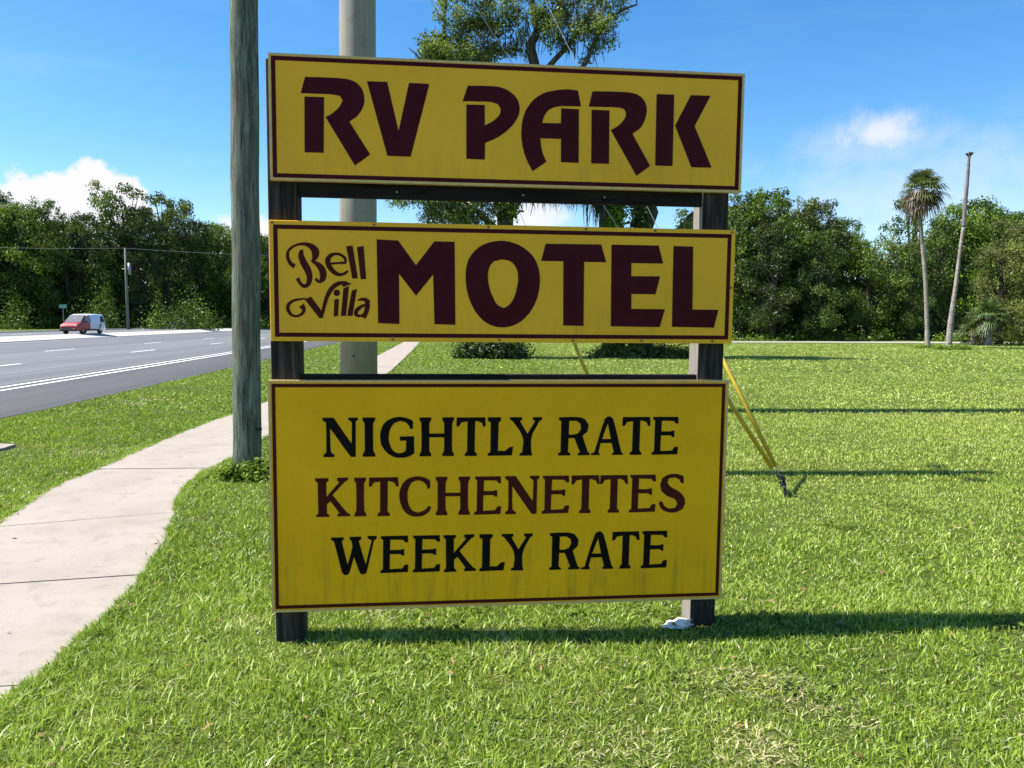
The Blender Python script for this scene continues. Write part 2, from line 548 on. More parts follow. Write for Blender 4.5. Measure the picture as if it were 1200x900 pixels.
GLYPHS = {
 'top': [
  ('R',0,[[[-1038,500],[-1001,500],[-965,501],[-928,501],[-891,501],[-854,499],[-842,498],[-830,497],[-818,494],[-807,491],[-796,486],[-787,481],[-780,474],[-772,467],[-766,459],[-761,451],[-757,443],[-754,434],[-752,425],[-751,416],[-750,406],[-750,397],[-751,388],[-753,379],[-755,370],[-759,361],[-763,353],[-767,345],[-773,337],[-779,329],[-785,322],[-792,315],[-800,309],[-808,304],[-816,298],[-825,292],[-723,135],[-799,78],[-941,310],[-933,314],[-925,319],[-917,323],[-909,328],[-902,334],[-895,340],[-888,346],[-882,352],[-876,359],[-870,366],[-867,371],[-864,376],[-862,382],[-860,387],[-857,392],[-867,413],[-874,415],[-881,416],[-888,418],[-895,419],[-902,420],[-933,421],[-965,421],[-997,421],[-1028,421],[-1060,421]],[[-1042,405],[-947,406],[-952,136],[-1045,136]]]),
  ('V',0,[[[-737,491],[-637,492],[-582,255],[-529,492],[-428,490],[-522,130],[-638,131]]]),
  ('P',0,[[[-235,490],[-205,490],[-174,492],[-144,492],[-114,492],[-83,491],[-72,489],[-61,486],[-50,483],[-39,478],[-29,473],[-19,467],[-9,460],[0,453],[8,444],[15,435],[21,426],[24,416],[27,406],[29,396],[29,385],[29,375],[27,364],[24,354],[20,344],[15,334],[8,323],[1,312],[-7,302],[-16,292],[-26,283],[-35,274],[-46,265],[-57,257],[-68,249],[-79,242],[-92,235],[-106,228],[-119,222],[-133,216],[-146,210],[-147,127],[-241,128],[-242,397],[-149,398],[-148,297],[-139,302],[-129,307],[-120,312],[-111,317],[-102,323],[-96,328],[-89,335],[-83,341],[-77,348],[-73,355],[-70,360],[-69,366],[-69,371],[-68,377],[-68,382],[-82,405],[-90,407],[-97,409],[-105,411],[-112,413],[-120,414],[-148,415],[-176,414],[-205,414],[-233,413],[-261,412]]]),
  ('A',0,[[[329,488],[347,409],[324,409],[302,409],[279,408],[257,408],[235,406],[224,404],[214,402],[204,399],[195,395],[186,390],[179,385],[173,379],[168,372],[163,365],[159,358],[155,350],[153,343],[150,335],[148,328],[146,320],[243,321],[244,396],[336,395],[339,125],[246,126],[245,243],[137,243],[138,234],[140,225],[141,216],[142,207],[144,197],[145,190],[147,182],[149,175],[152,168],[154,160],[157,153],[161,146],[164,139],[167,132],[171,126],[99,76],[92,89],[85,102],[77,115],[71,128],[65,142],[59,156],[54,171],[50,186],[46,201],[44,216],[41,231],[40,245],[39,260],[39,275],[40,290],[41,305],[43,320],[46,336],[50,350],[55,365],[60,378],[67,390],[75,402],[83,413],[92,424],[101,434],[112,443],[122,451],[134,458],[146,465],[158,470],[171,475],[184,478],[198,481],[211,484],[224,487],[237,488],[250,490],[263,491],[277,492],[287,492],[298,491],[308,490],[319,489]]]),
  ('R',0,[[[405,487],[439,488],[473,489],[507,490],[541,490],[574,490],[587,490],[599,489],[612,488],[624,485],[636,482],[645,478],[653,473],[662,468],[669,461],[676,454],[681,447],[685,439],[689,430],[691,421],[693,412],[693,402],[693,393],[691,383],[689,373],[686,364],[683,354],[679,343],[675,333],[670,324],[663,315],[656,307],[647,300],[638,294],[629,288],[620,281],[718,121],[646,68],[505,296],[513,301],[522,306],[530,311],[539,316],[546,322],[554,329],[561,336],[567,344],[573,352],[578,360],[581,365],[582,371],[583,376],[583,382],[584,387],[571,406],[565,407],[558,409],[551,410],[545,411],[538,411],[508,412],[477,411],[447,411],[417,410],[387,410]],[[402,395],[496,395],[499,125],[405,125]]]),
  ('K',0,[[[743,487],[837,487],[838,124],[745,124]],[[926,488],[1032,489],[951,332],[1050,122],[940,121],[846,331]]]),
 ],
 'mid': [
  ('M',0,[[[-678,518],[-570,515],[-480,392],[-387,514],[-283,514],[-278,89],[-386,92],[-393,346],[-480,236],[-566,347],[-565,91],[-673,95]]]),
  ('O',0,[[[-40,524],[-28,523],[-16,522],[-3,520],[9,517],[21,514],[33,510],[44,506],[55,500],[66,495],[77,488],[88,480],[100,471],[110,461],[120,451],[128,440],[136,427],[143,414],[148,400],[153,386],[156,372],[159,355],[160,337],[161,319],[160,302],[158,284],[156,267],[152,250],[148,233],[142,217],[135,201],[127,185],[118,171],[109,156],[98,143],[86,130],[77,121],[66,112],[55,105],[44,98],[32,92],[20,87],[8,83],[-4,81],[-17,79],[-30,78],[-41,78],[-52,79],[-63,80],[-75,83],[-85,86],[-96,90],[-107,95],[-117,101],[-127,107],[-136,114],[-146,124],[-156,135],[-165,146],[-174,157],[-181,169],[-189,184],[-197,199],[-203,214],[-209,230],[-214,246],[-218,263],[-222,280],[-224,298],[-226,315],[-226,333],[-226,351],[-225,368],[-223,386],[-219,403],[-214,420],[-207,434],[-198,448],[-189,460],[-178,472],[-166,483],[-155,491],[-144,498],[-132,504],[-119,509],[-106,514],[-93,517],[-80,520],[-67,522],[-54,523]],[[-82,417],[-86,412],[-91,407],[-96,401],[-100,396],[-103,390],[-106,380],[-109,370],[-110,360],[-111,350],[-111,340],[-110,328],[-109,316],[-107,304],[-105,292],[-102,280],[-99,271],[-97,262],[-93,253],[-89,245],[-85,236],[-81,228],[-77,219],[-72,210],[-67,202],[-60,195],[-54,190],[-48,187],[-41,184],[-33,181],[-26,178],[-20,182],[-14,186],[-7,189],[-1,194],[4,199],[10,206],[15,214],[20,221],[24,230],[28,238],[31,248],[34,257],[37,267],[39,278],[41,288],[43,299],[45,310],[46,321],[46,332],[46,343],[45,352],[44,361],[42,370],[39,378],[35,386],[31,394],[26,401],[20,407],[14,413],[7,418],[-2,422],[-10,425],[-20,426],[-29,428],[-38,428],[-47,427],[-56,425],[-64,422],[-73,420]]]),
  ('T',0,[[[188,513],[482,515],[511,423],[393,423],[396,89],[287,90],[283,424],[166,424]]]),
  ('E',0,[[[537,515],[791,515],[818,421],[646,421],[647,353],[803,354],[780,259],[650,259],[651,181],[834,181],[808,86],[542,88]]]),
  ('L',0,[[[871,514],[979,513],[985,181],[1129,181],[1106,85],[875,88]]]),
 ],
 'bot': [
  ('N',2,[[[-944,1019],[-888,1019],[-884,1013],[-880,1006],[-876,1000],[-872,994],[-853,966],[-835,938],[-816,910],[-798,883],[-797,909],[-797,936],[-796,963],[-796,990],[-797,992],[-798,995],[-799,998],[-800,1000],[-814,1006],[-814,1019],[-765,1019],[-765,1006],[-776,999],[-778,814],[-800,813],[-804,817],[-808,821],[-811,825],[-814,830],[-838,863],[-860,897],[-883,931],[-906,964],[-906,935],[-906,905],[-906,876],[-904,846],[-904,843],[-902,840],[-900,837],[-899,834],[-886,827],[-886,814],[-941,814],[-941,827],[-929,836],[-928,838],[-927,841],[-927,844],[-927,846],[-926,883],[-926,920],[-926,957],[-927,994],[-944,1006]]]),
  ('I',2,[[[-742,1019],[-677,1019],[-677,1005],[-679,1003],[-681,1000],[-683,997],[-685,994],[-686,991],[-687,988],[-687,985],[-688,982],[-688,949],[-688,916],[-688,884],[-688,851],[-687,848],[-687,845],[-686,841],[-685,839],[-683,836],[-681,833],[-679,830],[-677,827],[-677,814],[-742,814],[-742,827],[-740,830],[-738,833],[-736,836],[-734,839],[-733,841],[-732,845],[-732,848],[-731,851],[-731,884],[-731,916],[-731,949],[-731,982],[-732,985],[-732,988],[-733,991],[-734,994],[-736,997],[-738,1000],[-740,1003],[-742,1005]]]),
  ('G',2,[[[-483,999],[-483,960],[-496,956],[-498,961],[-499,965],[-501,969],[-503,973],[-507,979],[-510,984],[-515,988],[-520,992],[-527,995],[-534,997],[-542,999],[-549,1000],[-578,990],[-584,983],[-590,976],[-595,968],[-599,960],[-603,950],[-605,940],[-607,929],[-608,918],[-608,908],[-607,899],[-606,889],[-603,880],[-600,871],[-597,862],[-592,853],[-587,846],[-581,841],[-575,837],[-568,834],[-562,830],[-555,831],[-549,831],[-543,832],[-537,833],[-532,835],[-528,839],[-524,842],[-520,846],[-518,897],[-549,897],[-552,918],[-478,920],[-476,829],[-483,825],[-489,821],[-496,817],[-503,813],[-511,811],[-520,809],[-528,807],[-537,807],[-547,806],[-558,806],[-568,808],[-578,810],[-589,814],[-598,820],[-608,826],[-616,833],[-624,842],[-632,851],[-638,861],[-644,871],[-647,881],[-650,892],[-651,903],[-652,914],[-652,924],[-651,935],[-650,946],[-647,956],[-644,965],[-640,974],[-635,983],[-629,990],[-621,997],[-613,1004],[-604,1009],[-595,1013],[-585,1017],[-575,1019],[-564,1021],[-553,1022],[-543,1021],[-532,1019],[-522,1017],[-511,1014],[-507,1012],[-502,1010],[-498,1008],[-493,1006],[-490,1004],[-488,1002],[-485,1000]]]),
  ('H',2,[[[-449,1018],[-389,1018],[-389,1014],[-388,1011],[-388,1008],[-389,1004],[-390,1001],[-392,999],[-394,996],[-396,993],[-397,990],[-397,987],[-398,984],[-398,981],[-398,969],[-398,957],[-398,945],[-398,933],[-321,933],[-321,945],[-321,957],[-321,969],[-321,981],[-321,984],[-322,987],[-322,990],[-323,993],[-325,996],[-327,999],[-329,1001],[-330,1004],[-331,1008],[-331,1011],[-330,1014],[-330,1018],[-270,1018],[-270,1014],[-270,1011],[-270,1008],[-270,1004],[-272,1001],[-274,999],[-276,996],[-277,993],[-278,990],[-279,987],[-279,984],[-279,981],[-280,948],[-280,915],[-280,882],[-279,850],[-279,847],[-279,843],[-278,840],[-277,837],[-276,834],[-274,832],[-272,829],[-270,826],[-270,823],[-270,820],[-270,816],[-270,813],[-330,813],[-330,816],[-331,820],[-331,823],[-330,826],[-329,829],[-327,832],[-325,834],[-323,837],[-322,840],[-322,843],[-321,847],[-321,850],[-321,866],[-321,881],[-321,897],[-321,913],[-398,913],[-398,897],[-398,881],[-398,866],[-398,850],[-398,847],[-397,843],[-397,840],[-396,837],[-394,834],[-392,832],[-390,829],[-389,826],[-388,823],[-388,820],[-389,816],[-389,813],[-449,813],[-449,816],[-449,820],[-449,823],[-449,826],[-447,829],[-445,832],[-443,834],[-442,837],[-441,840],[-440,843],[-440,847],[-440,850],[-439,882],[-439,915],[-439,948],[-440,981],[-440,984],[-440,987],[-441,990],[-442,993],[-443,996],[-445,999],[-447,1001],[-449,1004],[-449,1008],[-449,1011],[-449,1014]]]),
  ('T',2,[[[-256,1017],[-107,1017],[-103,971],[-116,967],[-124,989],[-131,991],[-137,993],[-143,996],[-150,997],[-152,997],[-155,997],[-157,996],[-159,996],[-161,836],[-150,824],[-150,812],[-213,812],[-213,824],[-201,836],[-199,996],[-232,990],[-245,969],[-257,969]]]),
  ('L',2,[[[-92,1017],[-23,1017],[-23,999],[-35,990],[-38,838],[1,838],[23,858],[43,860],[36,813],[-92,812],[-92,824],[-78,833],[-77,990],[-92,999]]]),
  ('Y',2,[[[24,1017],[89,1017],[89,1003],[78,996],[118,928],[159,996],[147,1003],[147,1017],[195,1017],[195,1003],[182,996],[171,976],[160,956],[149,936],[142,915],[138,895],[138,875],[139,855],[140,835],[140,831],[142,828],[143,824],[144,821],[144,819],[144,816],[144,814],[144,811],[77,811],[77,822],[92,831],[93,851],[96,871],[97,891],[93,910],[83,934],[70,955],[54,976],[39,996],[36,999],[32,1001],[28,1003],[24,1005]]]),
  ('R',2,[[[286,1016],[311,1016],[337,1017],[363,1017],[388,1016],[398,1015],[406,1012],[415,1010],[424,1007],[447,976],[442,940],[415,915],[444,829],[456,820],[454,810],[390,810],[390,820],[402,826],[371,903],[339,903],[337,829],[350,820],[350,810],[284,810],[284,821],[297,829],[299,994],[286,1003]],[[340,923],[348,922],[355,922],[363,922],[371,923],[376,924],[382,926],[387,929],[393,931],[396,937],[400,942],[403,948],[405,954],[405,960],[404,967],[403,974],[402,980],[380,996],[342,996]]]),
  ('A',2,[[[551,1019],[564,1019],[568,1016],[573,1012],[577,1009],[580,1004],[593,960],[605,915],[616,870],[628,826],[637,819],[637,810],[578,810],[578,819],[587,826],[573,875],[514,875],[503,826],[510,819],[508,810],[463,810],[463,819],[480,826],[493,870],[506,915],[519,960],[534,1004],[537,1009],[541,1012],[546,1016]],[[551,982],[569,897],[521,897]]]),
  ('T',2,[[[632,1015],[782,1015],[786,969],[773,964],[764,986],[758,989],[752,991],[745,993],[738,995],[736,995],[734,995],[731,994],[729,993],[727,833],[738,821],[738,809],[675,809],[675,821],[687,833],[689,993],[656,988],[643,967],[630,967]]]),
  ('E',2,[[[799,1015],[938,1015],[941,979],[927,977],[913,992],[848,994],[846,936],[859,936],[873,936],[886,936],[899,936],[901,937],[904,938],[906,939],[908,940],[911,940],[914,940],[917,940],[919,940],[919,905],[908,905],[899,914],[845,914],[843,829],[908,831],[922,852],[942,852],[938,810],[795,809],[795,820],[808,829],[810,994],[799,1003]]]),
  ('K',1,[[[-985,704],[-918,704],[-918,690],[-929,681],[-929,605],[-863,681],[-873,690],[-873,705],[-818,706],[-818,693],[-823,690],[-827,687],[-832,685],[-836,681],[-852,665],[-867,648],[-883,631],[-898,614],[-879,590],[-861,566],[-842,542],[-823,519],[-820,517],[-816,515],[-812,514],[-808,513],[-809,501],[-873,500],[-873,513],[-864,519],[-909,582],[-927,564],[-927,519],[-916,510],[-916,499],[-982,499],[-982,510],[-971,519],[-973,681],[-985,690]]]),
  ('I',1,[[[-787,704],[-726,704],[-726,701],[-726,697],[-726,694],[-726,691],[-728,688],[-730,685],[-732,682],[-734,680],[-735,677],[-736,674],[-736,670],[-736,667],[-737,634],[-737,602],[-737,569],[-736,536],[-736,533],[-736,530],[-735,527],[-734,524],[-732,521],[-730,518],[-728,515],[-726,512],[-726,509],[-726,506],[-726,502],[-726,499],[-787,499],[-787,502],[-787,506],[-787,509],[-787,512],[-785,515],[-783,518],[-781,521],[-780,524],[-778,527],[-778,530],[-777,533],[-777,536],[-776,569],[-776,602],[-776,634],[-777,667],[-777,670],[-778,674],[-778,677],[-780,680],[-781,682],[-783,685],[-785,688],[-787,691],[-787,694],[-787,697],[-787,701]]]),
  ('T',1,[[[-710,704],[-562,704],[-557,658],[-570,653],[-579,675],[-585,677],[-591,680],[-598,682],[-604,684],[-607,684],[-609,683],[-611,683],[-614,682],[-616,522],[-604,511],[-604,498],[-667,498],[-667,511],[-655,522],[-653,682],[-686,677],[-699,656],[-711,656]]]),
  ('C',1,[[[-394,683],[-394,644],[-406,639],[-408,645],[-410,650],[-412,656],[-415,661],[-419,667],[-424,672],[-430,676],[-436,680],[-443,683],[-451,684],[-458,685],[-466,684],[-472,683],[-479,680],[-485,677],[-491,674],[-496,665],[-501,657],[-505,648],[-508,639],[-510,630],[-512,620],[-512,610],[-512,600],[-512,589],[-511,578],[-509,567],[-506,557],[-503,548],[-498,540],[-492,532],[-487,524],[-457,513],[-449,516],[-440,519],[-431,522],[-423,526],[-418,531],[-412,537],[-407,542],[-402,548],[-390,544],[-390,539],[-391,535],[-392,530],[-394,526],[-398,520],[-403,514],[-409,509],[-415,505],[-423,500],[-431,497],[-440,494],[-449,493],[-460,492],[-470,492],[-481,493],[-491,496],[-501,500],[-510,505],[-518,511],[-525,518],[-532,527],[-538,536],[-542,546],[-546,557],[-550,567],[-552,578],[-554,589],[-555,600],[-555,611],[-554,622],[-552,633],[-549,644],[-545,653],[-541,662],[-536,670],[-529,678],[-523,685],[-516,691],[-508,696],[-500,700],[-489,703],[-479,705],[-468,707],[-457,707],[-447,706],[-436,704],[-425,701],[-415,697],[-409,694],[-404,691],[-399,686]]]),
  ('H',1,[[[-364,703],[-304,703],[-304,699],[-304,696],[-303,693],[-304,689],[-305,686],[-307,684],[-309,681],[-311,678],[-312,675],[-312,672],[-313,669],[-313,666],[-313,654],[-313,642],[-313,629],[-313,617],[-236,617],[-236,629],[-236,642],[-236,654],[-236,666],[-236,669],[-237,672],[-237,675],[-238,678],[-240,681],[-242,684],[-244,686],[-245,689],[-246,693],[-246,696],[-245,699],[-245,703],[-185,703],[-185,699],[-185,696],[-185,693],[-185,689],[-187,686],[-189,684],[-191,681],[-192,678],[-193,675],[-194,672],[-194,669],[-194,666],[-195,633],[-195,600],[-195,567],[-194,534],[-194,531],[-194,528],[-193,525],[-192,522],[-191,519],[-189,516],[-187,513],[-185,510],[-185,507],[-185,504],[-185,500],[-185,497],[-245,497],[-245,500],[-246,504],[-246,507],[-245,510],[-244,513],[-242,516],[-240,519],[-238,522],[-237,525],[-237,528],[-236,531],[-236,534],[-236,550],[-236,566],[-236,582],[-236,598],[-313,598],[-313,582],[-313,566],[-313,550],[-313,534],[-313,531],[-313,528],[-312,525],[-311,522],[-309,519],[-307,516],[-305,513],[-304,510],[-303,507],[-304,504],[-304,500],[-304,497],[-364,497],[-364,500],[-364,504],[-365,507],[-364,510],[-363,513],[-361,516],[-359,519],[-357,522],[-356,525],[-355,528],[-355,531],[-355,534],[-355,567],[-355,600],[-355,633],[-355,666],[-355,669],[-355,672],[-356,675],[-357,678],[-359,681],[-361,684],[-363,686],[-364,689],[-365,693],[-364,696],[-364,699]]]),
  ('E',1,[[[-158,702],[-22,702],[-19,666],[-33,664],[-46,680],[-110,681],[-112,624],[-99,623],[-86,623],[-73,623],[-60,624],[-58,624],[-55,625],[-53,626],[-51,627],[-48,628],[-45,627],[-43,627],[-40,627],[-40,592],[-51,592],[-60,601],[-113,601],[-115,517],[-51,519],[-37,540],[-18,540],[-22,498],[-162,496],[-162,508],[-149,517],[-147,681],[-158,690]]]),
  ('N',1,[[[2,702],[59,702],[63,695],[67,689],[71,682],[76,676],[94,648],[113,620],[132,592],[151,564],[152,591],[152,618],[153,645],[153,672],[152,675],[151,678],[150,680],[148,683],[134,689],[134,702],[185,702],[185,689],[174,681],[172,496],[148,494],[145,498],[141,502],[138,507],[134,511],[111,545],[87,579],[64,613],[40,647],[41,617],[41,587],[41,558],[42,528],[43,525],[44,521],[46,518],[48,515],[61,508],[61,496],[4,496],[4,508],[17,517],[18,520],[18,522],[19,525],[19,528],[20,565],[20,602],[19,639],[19,676],[2,689]]]),
  ('E',1,[[[204,701],[344,701],[347,665],[333,663],[319,678],[254,680],[252,622],[265,622],[278,622],[292,622],[305,622],[307,623],[310,624],[312,625],[314,626],[317,626],[320,626],[323,626],[326,626],[326,591],[314,591],[305,600],[251,600],[249,516],[314,518],[328,538],[348,538],[344,497],[200,495],[200,507],[214,516],[215,680],[204,689]]]),
  ('T',1,[[[360,701],[509,701],[513,654],[501,650],[492,672],[486,674],[479,676],[473,679],[466,680],[464,680],[461,680],[459,679],[457,679],[455,518],[466,507],[466,494],[403,494],[403,507],[415,518],[417,679],[385,673],[372,652],[359,652]]]),
  ('T',1,[[[517,700],[665,700],[669,654],[656,649],[647,671],[641,673],[635,676],[628,678],[622,680],[620,680],[617,679],[615,679],[612,678],[611,518],[622,506],[622,494],[560,494],[560,506],[571,518],[573,678],[541,673],[528,652],[515,652]]]),
  ('E',1,[[[681,700],[821,700],[824,663],[810,662],[796,677],[730,679],[729,621],[742,621],[755,620],[769,620],[782,621],[784,621],[787,622],[789,624],[791,624],[794,625],[797,625],[800,625],[803,624],[803,589],[791,589],[782,598],[728,598],[726,514],[791,516],[805,537],[825,537],[821,495],[677,493],[677,505],[690,514],[692,679],[681,688]]]),
  ('S',1,[[[977,690],[980,652],[966,649],[954,672],[947,675],[940,678],[933,681],[926,683],[918,682],[909,681],[901,678],[893,676],[888,654],[893,648],[897,642],[902,636],[907,631],[917,625],[928,619],[939,614],[949,608],[958,601],[967,594],[975,585],[982,576],[986,568],[988,559],[989,549],[991,540],[977,508],[968,503],[959,498],[950,493],[940,490],[928,488],[916,488],[905,489],[893,492],[884,494],[876,498],[868,502],[860,508],[854,515],[850,523],[846,532],[842,540],[851,554],[863,549],[866,543],[868,537],[871,531],[874,526],[881,521],[888,517],[895,514],[902,510],[935,515],[947,537],[943,544],[940,551],[936,557],[931,563],[921,568],[910,572],[899,576],[888,581],[880,587],[872,594],[864,601],[856,608],[853,617],[851,626],[849,635],[848,644],[850,654],[853,663],[857,672],[860,681],[868,686],[876,691],[884,696],[893,699],[903,701],[914,703],[925,703],[935,703],[946,701],[956,697],[967,694]]]),
  ('W',2,[[[-908,389],[-843,389],[-843,377],[-853,368],[-824,240],[-818,264],[-811,288],[-804,312],[-799,337],[-799,345],[-800,353],[-802,360],[-803,368],[-813,377],[-813,391],[-753,391],[-753,377],[-766,368],[-731,240],[-699,370],[-720,380],[-720,393],[-673,393],[-673,379],[-687,368],[-726,198],[-737,188],[-751,188],[-754,190],[-757,193],[-760,195],[-762,198],[-770,219],[-777,240],[-784,261],[-791,282],[-797,261],[-803,240],[-809,219],[-816,198],[-818,195],[-820,192],[-823,190],[-826,187],[-841,187],[-853,198],[-893,368],[-908,377]]]),
  ('E',2,[[[-651,391],[-511,391],[-509,356],[-523,354],[-537,369],[-602,371],[-604,315],[-590,315],[-577,315],[-564,315],[-551,315],[-548,315],[-546,317],[-544,318],[-541,318],[-539,319],[-536,319],[-533,319],[-530,318],[-530,284],[-541,284],[-551,293],[-605,293],[-606,212],[-541,214],[-527,234],[-508,234],[-511,194],[-655,192],[-655,204],[-642,212],[-640,371],[-651,379]]]),
  ('E',2,[[[-483,390],[-344,390],[-341,355],[-355,354],[-369,368],[-434,370],[-436,314],[-422,314],[-409,314],[-396,314],[-383,314],[-380,315],[-378,316],[-376,317],[-373,318],[-371,318],[-368,318],[-365,318],[-362,318],[-362,284],[-373,284],[-383,292],[-436,292],[-438,211],[-373,213],[-359,233],[-340,233],[-344,193],[-486,191],[-486,202],[-474,211],[-472,370],[-483,379]]]),
  ('K',2,[[[-324,389],[-258,389],[-258,376],[-269,367],[-269,292],[-204,367],[-214,376],[-214,390],[-161,391],[-161,379],[-165,376],[-170,373],[-174,370],[-178,367],[-194,351],[-209,334],[-224,318],[-239,301],[-221,278],[-202,254],[-184,231],[-165,209],[-162,206],[-158,205],[-154,204],[-150,203],[-152,191],[-214,190],[-214,203],[-206,209],[-249,270],[-267,253],[-267,209],[-256,200],[-256,189],[-321,188],[-321,200],[-310,209],[-312,367],[-324,376]]]),
  ('L',2,[[[-133,390],[-63,390],[-63,372],[-75,363],[-77,213],[-38,213],[-16,234],[4,235],[-3,190],[-133,188],[-133,200],[-119,209],[-117,363],[-133,372]]]),
  ('Y',2,[[[-14,389],[49,389],[49,376],[39,369],[77,302],[118,369],[106,376],[106,389],[153,389],[153,376],[140,369],[129,349],[118,330],[108,310],[101,289],[97,270],[97,250],[98,230],[99,210],[99,207],[101,203],[102,200],[103,196],[103,194],[103,192],[103,189],[103,187],[37,187],[37,197],[52,206],[53,226],[56,246],[56,265],[53,285],[44,307],[30,329],[15,349],[0,369],[-3,372],[-7,374],[-11,376],[-14,378]]]),
  ('R',2,[[[246,389],[271,389],[296,390],[321,390],[346,389],[355,388],[364,385],[372,382],[381,380],[403,349],[399,314],[372,289],[400,203],[412,194],[410,185],[348,185],[348,194],[359,201],[329,277],[298,277],[296,203],[309,194],[309,185],[244,185],[244,195],[257,203],[259,367],[246,376]],[[299,296],[307,296],[314,295],[321,295],[329,296],[334,298],[340,300],[345,302],[351,305],[354,310],[357,316],[360,321],[362,327],[362,334],[362,340],[360,347],[359,353],[337,368],[301,368]]]),
  ('A',2,[[[510,392],[523,392],[528,388],[532,385],[536,381],[539,377],[553,333],[565,288],[576,244],[588,199],[597,193],[597,183],[537,183],[537,193],[546,199],[533,248],[473,248],[461,199],[468,193],[466,183],[420,183],[420,193],[438,199],[451,244],[464,288],[478,333],[493,377],[496,381],[500,385],[505,388]],[[510,355],[528,270],[479,270]]]),
  ('T',2,[[[590,388],[736,388],[741,342],[728,337],[719,359],[713,361],[707,364],[701,366],[694,368],[692,368],[689,367],[687,367],[685,366],[683,206],[694,194],[694,182],[632,182],[632,194],[644,206],[646,366],[614,361],[601,340],[588,340]]]),
  ('E',2,[[[755,388],[894,388],[896,351],[883,350],[869,365],[804,367],[802,309],[815,309],[828,308],[842,308],[855,309],[857,309],[859,310],[862,312],[864,312],[867,313],[870,313],[872,312],[875,312],[875,277],[864,277],[855,286],[801,286],[799,201],[864,203],[878,224],[897,224],[894,182],[751,181],[751,192],[764,201],[766,367],[755,376]]]),
 ],
 'bell': [
